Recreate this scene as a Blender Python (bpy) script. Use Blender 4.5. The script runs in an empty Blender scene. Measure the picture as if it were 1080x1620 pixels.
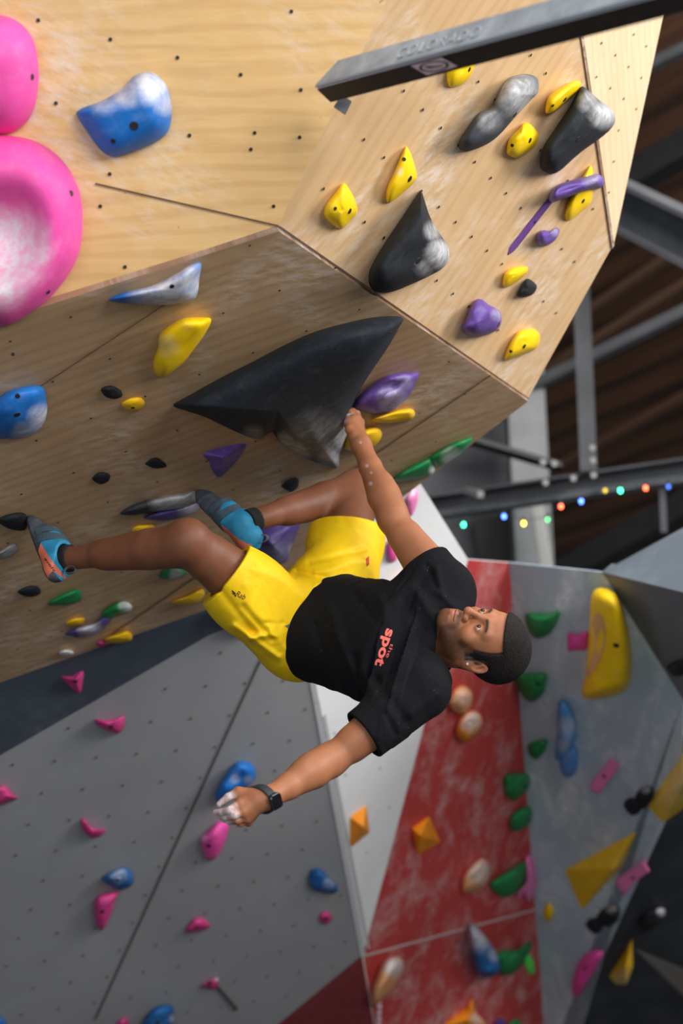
import bpy, bmesh, math, random
import numpy as np
from mathutils import Vector, Matrix
from mathutils.bvhtree import BVHTree

random.seed(7)
SC = bpy.context.scene
COL = SC.collection

# ---------------------------------------------------------------- camera
F = 2700.0                       # focal length in pixels of the 1080 x 1620 frame
PITCH = math.radians(15)
C = Vector((0, 0, 1.6))
FW = Vector((0, math.cos(PITCH), math.sin(PITCH)))
UPV = Vector((0, -math.sin(PITCH), math.cos(PITCH)))
RT = Vector((1, 0, 0))
cam_d = bpy.data.cameras.new('camera')
cam = bpy.data.objects.new('camera', cam_d)
COL.objects.link(cam)
cam.location = C
cam.rotation_euler = (math.radians(90) + PITCH, 0, 0)
cam_d.sensor_fit = 'VERTICAL'
cam_d.sensor_height = 36
cam_d.lens = 60
cam_d.clip_end = 200
cam_d.dof.use_dof = True
cam_d.dof.focus_distance = 4.3
cam_d.dof.aperture_fstop = 1.9
SC.camera = cam

# ---------------------------------------------------------------- world, lights, exposure
SC.view_settings.view_transform = 'Standard'
SC.view_settings.look = 'None'
SC.view_settings.gamma = 1
SC.view_settings.use_curve_mapping = False
SC.view_settings.exposure = 0.0
W = bpy.data.worlds.new('world')
SC.world = W
W.use_nodes = True
W.node_tree.nodes['Background'].inputs[0].default_value = (0.86, 0.92, 1.0, 1)
W.node_tree.nodes['Background'].inputs[1].default_value = 0.20

def area(name, loc, target, size, size_y, power, color=(1, 1, 1)):
    l = bpy.data.lights.new(name, 'AREA')
    l.shape = 'RECTANGLE'; l.size = size; l.size_y = size_y; l.energy = power; l.color = color
    o = bpy.data.objects.new(name, l); COL.objects.link(o)
    o.location = loc
    o.rotation_euler = (Vector(target) - Vector(loc)).to_track_quat('-Z', 'Y').to_euler()
    return o
area('window_daylight', (3.4, -1.8, 4.3), (0.0, 4.5, 3.0), 3.6, 2.6, 350, (1.0, 0.96, 0.91))
area('slate_fill_low', (-1.4, -2.6, 1.7), (0.9, 6.9, 2.4), 2.6, 1.6, 135, (0.90, 0.96, 1.0))  # unseen fill added to brighten the slate wall, not a real window
area('hall_lamp_top', (0.4, 2.6, 7.4), (0.2, 4.4, 2.4), 2.6, 2.0, 330, (1.0, 0.98, 0.95))
area('hall_fill', (4.6, 3.0, 4.8), (0.6, 6.8, 2.4), 2.0, 2.0, 260, (1.0, 0.98, 0.95))  # unseen lamp, set low and aside to brighten the white and red wall
area('hall_lamp_rear', (3.4, 6.4, 7.2), (3.4, 10.0, 2.0), 2.0, 2.0, 100, (1.0, 0.94, 0.86))

# ---------------------------------------------------------------- projection helpers
def ray(px, py):
    return FW + RT * ((px - 540) / F) + UPV * ((810 - py) / F)
def at(px, py, d):
    """the point of the hall seen at photo position px, py and d metres along the view axis"""
    return C + ray(px, py) * d

class Pl:
    def __init__(s, a, b, c, shift=0.0):
        P = [at(*q) for q in (a, b, c)]
        n = (P[1] - P[0]).cross(P[2] - P[0]).normalized()
        if n.dot(C - P[0]) < 0: n = -n
        s.n = n; s.o = P[0] + n * shift
        u = RT - n * RT.dot(n); u.normalize()
        s.u = u; s.v = n.cross(u).normalized()
        s.m = Matrix.Translation(s.o) @ Matrix((s.u, s.v, s.n)).transposed().to_4x4()
        s.mi = s.m.inverted()
    def on(s, px, py, h=0.0):
        r = ray(px, py)
        t = ((s.o + s.n * h) - C).dot(s.n) / r.dot(s.n)
        return C + r * t
    def loc(s, px, py, h=0.0):
        return s.mi @ s.on(px, py, h)
    def depth(s, px, py):
        return (s.on(px, py) - C).dot(FW)

P0 = Pl((440, 357, 3.9), (0, 500, 3.774), (0, 0, 3.56))
P1 = Pl((440, 357, 3.9), (0, 500, 3.774), (20, 830, 4.6), shift=0.014)
P2 = Pl((440, 357, 3.9), (835, 630, 5.2), (612, 0, 3.808))
_e1 = (905, -20, (P2.depth(905, -20))); _e2 = (968, 390, P2.depth(968, 390))
P3 = Pl(_e1, _e2, (1052, 0, 5.0))
PG = Pl((0, 1080, P1.depth(0, 1080)), (340, 960, P1.depth(340, 960)), (572, 1510, 7.0))
PW = Pl((455, 880, PG.depth(455, 880)), (572, 1510, 7.0), (740, 885, 6.25))
PS = Pl((805, 890, PW.depth(805, 890)), (860, 1620, PW.depth(860, 1620)), (1080, 1240, 6.67))
PD1 = Pl((1080, 1240, PS.depth(1080, 1240)), (905, 1620, PS.depth(905, 1620)), (1080, 1620, 8.8))
PD0 = Pl((952, 905, PS.depth(952, 905)), (1080, 1107, PS.depth(1080, 1107)), (1080, 937, 5.7))
PU = Pl((952, 905, PS.depth(952, 905)), (1080, 937, 5.7), (1080, 835, 6.0))

# ---------------------------------------------------------------- materials
def lin(c):
    c = c / 255.0
    return c / 12.92 if c <= 0.04045 else ((c + 0.055) / 1.055) ** 2.4
def rgb(r, g, b): return (lin(r), lin(g), lin(b), 1)
def rot_in(nt, coord, angle):
    m = nt.nodes.new('ShaderNodeMapping'); m.inputs['Rotation'].default_value[2] = angle
    nt.links.new(coord, m.inputs['Vector']); return m.outputs[0]
def newmat(name):
    m = bpy.data.materials.new(name); m.use_nodes = True
    nt = m.node_tree; b = nt.nodes['Principled BSDF']
    return m, nt, b
def noise(nt, vec, scale, detail=4, rough=0.55, dist=0.0):
    n = nt.nodes.new('ShaderNodeTexNoise')
    n.inputs['Scale'].default_value = scale; n.inputs['Detail'].default_value = detail
    n.inputs['Roughness'].default_value = rough; n.inputs['Distortion'].default_value = dist
    if vec is not None: nt.links.new(vec, n.inputs['Vector'])
    return n.outputs[0]
def mapr(nt, v, a, b, c=0.0, d=1.0):
    n = nt.nodes.new('ShaderNodeMapRange')
    n.inputs[1].default_value = a; n.inputs[2].default_value = b
    n.inputs[3].default_value = c; n.inputs[4].default_value = d
    nt.links.new(v, n.inputs[0]); return n.outputs[0]
def math_(nt, op, a, b):
    n = nt.nodes.new('ShaderNodeMath'); n.operation = op
    for i, x in enumerate((a, b)):
        if isinstance(x, (int, float)): n.inputs[i].default_value = x
        else: nt.links.new(x, n.inputs[i])
    return n.outputs[0]
def mixc(nt, fac, a, b, mode='MIX'):
    n = nt.nodes.new('ShaderNodeMix'); n.data_type = 'RGBA'; n.blend_type = mode
    if isinstance(fac, (int, float)): n.inputs[0].default_value = fac
    else: nt.links.new(fac, n.inputs[0])
    for i, x in ((6, a), (7, b)):
        if isinstance(x, tuple): n.inputs[i].default_value = x
        else: nt.links.new(x, n.inputs[i])
    return n.outputs[2]
def bump(nt, b, h, dist=0.002, strength=0.5):
    n = nt.nodes.new('ShaderNodeBump'); n.inputs['Distance'].default_value = dist
    n.inputs['Strength'].default_value = strength
    nt.links.new(h, n.inputs['Height']); nt.links.new(n.outputs[0], b.inputs['Normal'])
def coords(nt):
    return nt.nodes.new('ShaderNodeTexCoord').outputs['Object']
def scaled(nt, vec, s, rot=0.0):
    m1 = nt.nodes.new('ShaderNodeMapping'); m1.inputs['Rotation'].default_value[2] = rot
    nt.links.new(vec, m1.inputs[0])
    m = nt.nodes.new('ShaderNodeMapping'); m.inputs['Scale'].default_value = s
    nt.links.new(m1.outputs[0], m.inputs[0]); return m.outputs[0]

def plain(name, col, rough=0.6, metal=0.0, var=0.0, vscale=20, bmp=0.0, spec=0.5):
    m, nt, b = newmat(name)
    b.inputs['Roughness'].default_value = rough; b.inputs['Metallic'].default_value = metal
    b.inputs['Specular IOR Level'].default_value = spec
    b.inputs['Base Color'].default_value = col
    if var or bmp:
        n = noise(nt, coords(nt), vscale, 5)
        if var:
            d = tuple(x * (1 - var) for x in col[:3]) + (1,)
            l = tuple(min(1, x * (1 + var)) for x in col[:3]) + (1,)
            nt.links.new(mixc(nt, mapr(nt, n, 0.3, 0.7), d, l), b.inputs['Base Color'])
        if bmp: bump(nt, b, n, bmp)
    return m

def wood(name, base, dark, angle, chalk=0.5, swirl=1.5, cs=2.2):
    m, nt, b = newmat(name)
    co = coords(nt)
    g1 = noise(nt, scaled(nt, co, (1.3, 9, 1), angle), 2.2, 5, 0.6, swirl)
    g2 = noise(nt, scaled(nt, co, (6, 140, 1), angle), 2.0, 4, 0.65)
    fig = nt.nodes.new('ShaderNodeTexWave'); fig.wave_type = 'BANDS'; fig.bands_direction = 'Y'
    fig.inputs['Scale'].default_value = 2.4; fig.inputs['Distortion'].default_value = 9
    fig.inputs['Detail'].default_value = 3; fig.inputs['Detail Scale'].default_value = 0.8
    nt.links.new(scaled(nt, co, (0.7, 3.0, 1), angle), fig.inputs['Vector'])
    c1 = mixc(nt, mapr(nt, g1, 0.3, 0.75), dark, base)
    lt = tuple(min(1, x * 1.06) for x in base[:3]) + (1,)
    dk = tuple(x * 0.88 for x in base[:3]) + (1,)
    c2 = mixc(nt, mapr(nt, g2, 0.15, 0.85), dk, lt)
    c = mixc(nt, 0.55, c1, c2)
    bl = noise(nt, co, 3.2, 3, 0.6, 1.0)
    c = mixc(nt, mapr(nt, bl, 0.35, 0.65, 0.0, 0.45), c, lt)
    c = mixc(nt, mapr(nt, fig.outputs['Fac'], 0.1, 0.5, 0.30, 0.0), c, dark)
    # brown specks of dirt and small dents
    vo = nt.nodes.new('ShaderNodeTexVoronoi'); vo.inputs['Scale'].default_value = 26
    nt.links.new(co, vo.inputs['Vector'])
    sp = math_(nt, 'MULTIPLY', mapr(nt, vo.outputs['Distance'], 0.045, 0.09, 1, 0), mapr(nt, noise(nt, co, 5, 2), 0.52, 0.60))
    c = mixc(nt, math_(nt, 'MULTIPLY', sp, 0.5), c, tuple(x * 0.25 for x in base[:3]) + (1,))
    # chalk rubbed into the surface
    k1 = mapr(nt, noise(nt, co, cs, 3, 0.6), 0.47, 0.66)
    k2 = mapr(nt, noise(nt, scaled(nt, co, (9, 26, 1), angle + 0.5), 1.6, 5, 0.7), 0.42, 0.72)
    k = math_(nt, 'MULTIPLY', math_(nt, 'MULTIPLY', k1, k2), chalk)
    c = mixc(nt, k, c, (0.78, 0.70, 0.64, 1))
    nt.links.new(c, b.inputs['Base Color'])
    b.inputs['Roughness'].default_value = 0.5
    b.inputs['Specular IOR Level'].default_value = 0.35
    bump(nt, b, g2, 0.0006, 0.4)
    return m

def painted(name, col, chalk=0.3, chalkcol=(0.55, 0.55, 0.56, 1), stretch=(1, 1, 1), cs=2.5, rough=0.65, grain=0.10):
    m, nt, b = newmat(name)
    co = coords(nt)
    n1 = noise(nt, co, 160, 3, 0.6)
    n2 = noise(nt, co, 1.3, 4)
    c = mixc(nt, mapr(nt, n2, 0.3, 0.7), tuple(x * (1 - grain) for x in col[:3]) + (1,), tuple(min(1, x * (1 + grain)) for x in col[:3]) + (1,))
    k1 = mapr(nt, noise(nt, scaled(nt, co, stretch), cs, 5, 0.65, 0.6), 0.46, 0.72)
    k2 = mapr(nt, noise(nt, co, 22, 5, 0.7), 0.3, 0.7)
    k = math_(nt, 'MULTIPLY', math_(nt, 'MULTIPLY', k1, k2), chalk)
    c = mixc(nt, k, c, chalkcol)
    nt.links.new(c, b.inputs['Base Color'])
    b.inputs['Roughness'].default_value = rough
    bump(nt, b, n1, 0.0012, 0.5)
    return m

def resin(name, col, rough=0.55, dusty=0.10):
    """cast polyurethane with chalk where the mesh attribute says so"""
    m, nt, b = newmat(name)
    co = coords(nt)
    at_ = nt.nodes.new('ShaderNodeAttribute'); at_.attribute_name = 'chalk'
    n1 = noise(nt, co, 30, 5, 0.7)
    n3 = noise(nt, co, 260, 2, 0.6)
    n0 = noise(nt, co, 9, 4)
    d = tuple(x * 0.88 for x in col[:3]) + (1,); l = tuple(min(1, x * 1.12) for x in col[:3]) + (1,)
    c = mixc(nt, mapr(nt, n0, 0.3, 0.7), d, l)
    k = math_(nt, 'ADD', at_.outputs['Fac'], math_(nt, 'MULTIPLY', mapr(nt, n1, 0.35, 0.7, -0.5, 0.35), at_.outputs['Fac']))
    dust = math_(nt, 'MULTIPLY', mapr(nt, n1, 0.5, 0.8), dusty)
    k = math_(nt, 'ADD', k, dust)
    cl = nt.nodes.new('ShaderNodeClamp'); nt.links.new(k, cl.inputs[0]); cl.inputs[2].default_value = 0.92
    c = mixc(nt, cl.outputs[0], c, (0.74, 0.74, 0.77, 1))
    nt.links.new(c, b.inputs['Base Color'])
    b.inputs['Roughness'].default_value = rough; b.inputs['Specular IOR Level'].default_value = 0.3
    bump(nt, b, n3, 0.0006, 0.6)
    return m

M = {}
def ang(pl, a, b):
    p, q = pl.loc(*a), pl.loc(*b); return -math.atan2(q.y - p.y, q.x - p.x)
M['wood0'] = wood('birch plywood warm', rgb(222, 184, 128), rgb(186, 144, 90), ang(P0, (100, 400), (400, 380)), 0.9, 2.5, 1.9)
M['wood1'] = wood('birch plywood scuffed', rgb(188, 156, 120), rgb(150, 120, 88), ang(P1, (100, 700), (400, 590)), 0.9, 0.6, 2.6)
M['wood2'] = wood('birch plywood pale', rgb(206, 172, 130), rgb(180, 144, 102), ang(P2, (640, 400), (720, 280)), 0.85, 1.0, 2.6)
M['wood3'] = wood('birch plywood cream', rgb(226, 200, 164), rgb(205, 172, 130), ang(P3, (980, 200), (970, 20)), 0.3, 1.0, 2.0)
M['plyedge'] = wood('plywood edge', rgb(150, 118, 92), rgb(88, 64, 50), 0.0, 0.9, 0.5, 3)
M['seam'] = plain('panel joint', rgb(96, 70, 50), 0.8)
M['nut'] = plain('bolt hole black', rgb(26, 22, 20), 0.6)
M['gpaint'] = painted('grey wall paint', rgb(140, 141, 144), 0.25, (0.42, 0.42, 0.43, 1), cs=1.5)
M['navy'] = painted('navy wall paint', rgb(52, 60, 72), 0.35, (0.22, 0.24, 0.28, 1), cs=2)
M['gseam'] = plain('grey joint', rgb(74, 74, 76), 0.8)
M['white'] = painted('white wall paint', rgb(238, 240, 242), 0.25, (0.5, 0.5, 0.52, 1), cs=5, grain=0.03)
M['red'] = painted('red wall paint', rgb(186, 64, 62), 1.0, (0.70, 0.55, 0.56, 1), (1.3, 0.7, 1), cs=6)
M['maroon'] = painted('maroon wall paint', rgb(112, 34, 40), 0.2, (0.3, 0.15, 0.16, 1), cs=3)
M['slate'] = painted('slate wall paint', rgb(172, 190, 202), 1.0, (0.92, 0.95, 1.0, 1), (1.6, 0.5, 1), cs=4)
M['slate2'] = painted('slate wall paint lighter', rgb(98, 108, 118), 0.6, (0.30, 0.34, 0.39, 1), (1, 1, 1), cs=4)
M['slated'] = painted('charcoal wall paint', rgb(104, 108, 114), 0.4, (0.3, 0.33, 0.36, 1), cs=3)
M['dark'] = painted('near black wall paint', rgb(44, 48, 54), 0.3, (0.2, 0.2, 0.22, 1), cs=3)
M['greyblob'] = painted('taupe wall paint', rgb(120, 116, 112), 0.1)
M['whiteline'] = plain('pale joint', rgb(205, 190, 190), 0.8)
M['arete'] = plain('arete strip', rgb(190, 192, 196), 0.6)

# ---------------------------------------------------------------- object helpers
def link(name, me, parent=None):
    o = bpy.data.objects.new(name, me); COL.objects.link(o)
    if parent: o.parent = parent
    return o
def tag(o, label=None, cat=None, group=None, kind=None):
    if label: o['label'] = label
    if cat: o['category'] = cat
    if group: o['group'] = group
    if kind: o['kind'] = kind
    return o
def mesh(name, verts, faces, mats, mi=None, smooth=True):
    me = bpy.data.meshes.new(name)
    me.from_pydata([tuple(v) for v in verts], [], faces)
    for m in mats: me.materials.append(m)
    if mi is not None: me.polygons.foreach_set('material_index', mi)
    if smooth: me.polygons.foreach_set('use_smooth', [True] * len(me.polygons))
    me.update()
    return me
def wall(name, pl, outer, mat, edge=None, regions=(), seams=(), dots=(), thick=0.018, dotr=0.0042, dotm=None):
    V = []; Fc = []; mi = []; mats = [mat, edge or mat]
    def mid(m):
        if m not in mats: mats.append(m)
        return mats.index(m)
    def poly(pts, z, m):
        base = len(V)
        for q in pts: V.append((q.x, q.y, z))
        Fc.append(list(range(base, base + len(pts)))); mi.append(mid(m))
    L = [pl.loc(*p) for p in outer]
    ar = sum(L[i].x * L[(i + 1) % len(L)].y - L[(i + 1) % len(L)].x * L[i].y for i in range(len(L)))
    if ar < 0: L.reverse()
    n = len(L)
    poly(L, 0, mat)
    base = len(V)
    for q in L: V.append((q.x, q.y, -thick))
    Fc.append(list(range(base + n - 1, base - 1, -1))); mi.append(1)
    for i in range(n):
        j = (i + 1) % n
        Fc.append([i, base + i, base + j, j]); mi.append(1)
    for k, (pp, m) in enumerate(regions):
        Q = [pl.loc(*p) for p in pp]
        a2 = sum(Q[i].x * Q[(i + 1) % len(Q)].y - Q[(i + 1) % len(Q)].x * Q[i].y for i in range(len(Q)))
        if a2 < 0: Q.reverse()
        poly(Q, 0.0006 * (k + 1), m)
    for (a, b, w, m) in seams:
        p, q = pl.loc(*a), pl.loc(*b); d = (q - p); d.z = 0; d.normalize(); s = Vector((-d.y, d.x, 0)) * w / 2
        poly([p - s, q - s, q + s, p + s], 0.004, m)
    for (x, y) in dots:
        q = pl.loc(x, y)
        poly([q + Vector((math.cos(t * math.pi / 4), math.sin(t * math.pi / 4), 0)) * dotr for t in range(8)], 0.0035, dotm or M['nut'])
    me = mesh(name, V, Fc, mats, mi, smooth=False)
    o = link(name, me); o.matrix_world = pl.m
    return tag(o, kind='structure')
def inside(poly, x, y):
    c = False; n = len(poly)
    for i in range(n):
        x1, y1 = poly[i]; x2, y2 = poly[(i + 1) % n]
        if (y1 > y) != (y2 > y) and x < (x2 - x1) * (y - y1) / (y2 - y1) + x1: c = not c
    return c
def project(p):
    d = p - C; z = d.dot(FW)
    return 540 + F * d.dot(RT) / z, 810 - F * d.dot(UPV) / z
def lattice(pl, o, a, b, area_, na=14, nb=14):
    O = pl.loc(*o); A = pl.loc(o[0] + a[0], o[1] + a[1]) - O; B = pl.loc(o[0] + b[0], o[1] + b[1]) - O
    out = []
    for i in range(-na, na + 1):
        for j in range(-nb, nb + 1):
            w = pl.m @ (O + A * i + B * j)
            if (w - C).dot(FW) < 1: continue
            x, y = project(w)
            if inside(area_, x, y): out.append((x, y))
    return out

# ---------------------------------------------------------------- the climbing walls
P0poly = [(440, 357), (0, 500), (-240, 578), (-240, -260), (708, -260), (612, 0)]
dots0 = [(60, 32), (174, 62), (280, 91), (380, 118), (475, 142), (88, 163), (299, 214), (402, 210), (473, 217),
         (396, 236), (173, 275), (158, 326), (197, 422), (432, 326), (460, 18), (341, -10), (560, -30), (112, 355), (20, 560)]
wall('wall_upper_left', P0, P0poly, M['wood0'], M['plyedge'],
     seams=[((150, 290), (440, 357), 0.004, M['seam'])], dots=dots0, dotr=0.0045)
P1poly = [(0, 507), (441, 366), (835, 635), (665, 765), (540, 862), (340, 967), (0, 1087), (-240, 1170), (-240, 585)]
wall('wall_underside', P1, P1poly, M['wood1'], M['plyedge'],
     seams=[((775, 592), (175, 1003), 0.007, M['seam']), ((262, 478), (-60, 690), 0.004, M['seam'])],
     dots=lattice(P1, (111, 500), (95, -38), (62, 66), [(10, 500), (440, 360), (800, 610), (600, 800), (330, 950), (10, 1060)], 20, 20), dotr=0.0035)
P2poly = [(440, 357), (612, 0), (710, -200), (870, -200), (905, -20), (918, 55), (968, 390), (835, 630)]
wall('wall_right_prow', P2, P2poly, M['wood2'], M['plyedge'],
     seams=[((835, 630), (440, 357), 0.003, M['seam']), ((598, 4), (640, -40), 0.002, M['seam'])],
     dots=lattice(P2, (637, 143), (30, 30), (-63, 77), [(470, 350), (640, 60), (900, 60), (955, 380), (835, 600)]), dotr=0.0042)
P3poly = [(905, -20), (870, -200), (1085, -200), (1052, 10), (970, 390), (967, 385), (918, 55)]
wall('wall_far_right', P3, P3poly, M['wood3'], M['plyedge'],
     seams=[((916, 40), (968, 390), 0.016, M['plyedge'])],
     dots=lattice(P3, (972, 87), (29, -33), (-8, 52), [(930, 60), (1040, 20), (966, 350)]), dotr=0.0042)
Gpoly = [(-260, 1160), (0, 1068), (340, 945), (455, 880), (572, 1510), (600, 1661), (660, 2050), (-400, 2050)]
wall('wall_grey', PG, Gpoly, M['gpaint'],
     regions=[([(-260, 1160), (0, 1060), (340, 935), (375, 935), (380, 985), (330, 1005), (0, 1195), (-260, 1330)], M['navy']),
              ([(572, 1511), (598, 1661), (640, 1930), (120, 1930), (440, 1620)], M['maroon'])],
     seams=[((413, 1040), (150, 1612), 0.009, M['gseam']), ((500, 1110), (574, 1512), 0.022, M['arete']), ((462, 900), (500, 1112), 0.02, M['arete'])],
     dots=lattice(PG, (238, 1141), (63, -5), (23, -52), [(5, 1210), (330, 1020), (460, 1010), (490, 1110), (560, 1500), (440, 1600), (5, 1615)], 20, 20), thick=0.08, dotr=0.0055, dotm=M['gseam'])
Wpoly = [(455, 880), (572, 1510), (602, 1680), (660, 2050), (900, 2050), (860, 1620), (805, 890), (740, 885), (663, 762), (600, 790)]
wall('wall_red', PW, Wpoly, M['white'],
     regions=[([(740, 885), (805, 890), (860, 1620), (900, 2050), (660, 2050), (602, 1680), (574, 1510), (670, 1150)], M['red'])],
     seams=[((572, 1512), (850, 1437), 0.012, M['whiteline']), ((512, 1130), (582, 1500), 0.012, M['arete'])],
     dots=lattice(PW, (600, 1215), (52, -10), (15, 62), [(520, 1120), (650, 1110), (590, 1400), (560, 1400)]), thick=0.004, dotr=0.005, dotm=M['gpaint'])
wall('wall_slate', PS, [(805, 890), (952, 905), (1080, 1107), (1300, 1450), (1270, 940 + 0), (1080, 1240), (905, 1620), (860, 2050), (905, 2050)][:3] +
     [(1080, 1107), (1400, 1600), (1400, 560), ][:1] + [(1180, 1265), (1180, 1023), (1080, 1240), (905, 1620), (830, 1783), (872, 1783), (860, 1620)][2:], M['slate'],
     thick=0.004)
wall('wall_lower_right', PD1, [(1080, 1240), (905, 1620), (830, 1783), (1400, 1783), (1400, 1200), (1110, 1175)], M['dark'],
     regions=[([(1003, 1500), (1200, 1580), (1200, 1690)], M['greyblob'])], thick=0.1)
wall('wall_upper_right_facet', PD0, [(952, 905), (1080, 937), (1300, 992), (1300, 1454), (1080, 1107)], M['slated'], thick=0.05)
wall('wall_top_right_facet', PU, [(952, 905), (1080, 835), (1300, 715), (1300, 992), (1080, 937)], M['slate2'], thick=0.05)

# ---------------------------------------------------------------- hall: floor, roof, steel
def box(name, c, size, mat, parent=None, rot=None):
    V = [(x * size[0] / 2, y * size[1] / 2, z * size[2] / 2) for x in (-1, 1) for y in (-1, 1) for z in (-1, 1)]
    Fc = [(0, 1, 3, 2), (4, 6, 7, 5), (0, 4, 5, 1), (2, 3, 7, 6), (0, 2, 6, 4), (1, 5, 7, 3)]
    o = link(name, mesh(name, V, Fc, [mat], smooth=False), parent)
    o.location = c
    if rot: o.rotation_euler = rot
    return o
tag(box('floor', (0, 6, -0.1), (30, 30, 0.2), plain('crash mat vinyl', rgb(60, 62, 66), 0.6, var=0.1)), kind='structure')

def deckmat():
    m, nt, b = newmat('timber roof deck')
    co = coords(nt)
    w = nt.nodes.new('ShaderNodeTexWave'); w.bands_direction = 'Y'; w.inputs['Scale'].default_value = 1.1
    w.inputs['Distortion'].default_value = 0.4; w.inputs['Detail'].default_value = 1
    nt.links.new(co, w.inputs['Vector'])
    g = noise(nt, scaled(nt, co, (0.5, 9, 1)), 1.5, 4)
    c = mixc(nt, mapr(nt, g, 0.3, 0.7), rgb(78, 52, 38), rgb(122, 84, 58))
    c = mixc(nt, mapr(nt, w.outputs['Fac'], 0.0, 0.5, 0.8, 0.0), c, rgb(46, 32, 26))
    nt.links.new(c, b.inputs['Base Color']); b.inputs['Roughness'].default_value = 0.75
    return m
M['deck'] = deckmat()
PR = Pl((860, 560, 12.0), (1080, 430, 11.0), (900, 880, 14.5))
def rect_on(name, pl, pts, mat, thick, rotpx=None):
    o = wall(name, pl, pts, mat, thick=thick); return o
# roof deck: local x along the boards
_r0, _r1 = PR.on(860, 560), PR.on(1080, 460)
PR.u = (_r1 - _r0).normalized(); PR.v = PR.n.cross(PR.u).normalized()
PR.m = Matrix.Translation(PR.o) @ Matrix((PR.u, PR.v, PR.n)).transposed().to_4x4(); PR.mi = PR.m.inverted()
wall('ceiling', PR, [(600, 1000), (600, -200), (1400, -200), (1400, 1000)], M['deck'], thick=0.1)

M['steel'] = plain('painted black steel', rgb(34, 34, 36), 0.5, 0.1, 0.25, 9, 0.001)
M['steelmid'] = plain('worn grey steel', rgb(98, 102, 108), 0.45, 0.35, 0.3, 14, 0.001)
M['steellight'] = plain('galvanised steel', rgb(136, 138, 140), 0.5, 0.25, 0.2, 4)
M['steelfar'] = plain('dull grey steel', rgb(84, 86, 90), 0.6, 0.2, 0.2, 4)
M['bolt'] = plain('zinc bolt', rgb(150, 150, 150), 0.45, 0.3)

def frame(p, q, updir):
    d = (q - p); L = d.length; d.normalize()
    s = d.cross(updir).normalized(); u = s.cross(d).normalized()
    return Matrix.Translation((p + q) / 2) @ Matrix((d, s, u)).transposed().to_4x4(), L
def bar(name, p, q, w, h, mat, up=Vector((0, 0, 1)), parent=None, profile='box', t=0.008, ext=(0, 0)):
    """a straight steel member from p to q; profile box, angle, channel or I"""
    p, q = p - (q - p) * ext[0], q + (q - p) * ext[1]
    m, L = frame(p, q, up)
    if profile == 'box': R = [(-w / 2, -h / 2, w / 2, h / 2)]
    elif profile == 'I': R = [(-w / 2, -h / 2, w / 2, -h / 2 + t), (-w / 2, h / 2 - t, w / 2, h / 2), (-t / 2, -h / 2 + t, t / 2, h / 2 - t)]
    elif profile == 'angle': R = [(-w / 2, -h / 2, w / 2, -h / 2 + t), (-w / 2, -h / 2 + t, -w / 2 + t, h / 2)]
    else: R = [(-w / 2, -h / 2, w / 2, -h / 2 + t), (-w / 2, h / 2 - t, w / 2, h / 2), (-w / 2, -h / 2 + t, -w / 2 + t, h / 2 - t)]
    V = []; Fc = []
    for (a, b, c, d) in R:
        k = len(V)
        for x in (-L / 2, L / 2):
            V += [(x, a, b), (x, c, b), (x, c, d), (x, a, d)]
        Fc += [(k, k + 3, k + 2, k + 1), (k + 4, k + 5, k + 6, k + 7)] + [(k + i, k + (i + 1) % 4, k + 4 + (i + 1) % 4, k + 4 + i) for i in range(4)]
    me = mesh(name, V, Fc, [mat], smooth=False)
    o = link(name, me, parent); o.matrix_world = m
    return o
def knob(name, p, n, r, h, mat, parent=None, seg=6):
    V = []; Fc = []
    for (rr, z) in ((r, 0), (r, h * 0.75), (r * 0.75, h)):
        for i in range(seg): V.append((rr * math.cos(i * 2 * math.pi / seg), rr * math.sin(i * 2 * math.pi / seg), z))
    for k in range(2):
        for i in range(seg):
            j = (i + 1) % seg; Fc.append((k * seg + i, k * seg + j, (k + 1) * seg + j, (k + 1) * seg + i))
    Fc.append(list(range(2 * seg, 3 * seg)))
    o = link(name, mesh(name, V, Fc, [mat], smooth=False), parent)
    o.matrix_world = Matrix.Translation(p) @ n.to_track_quat('Z', 'Y').to_matrix().to_4x4()
    return o

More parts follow.
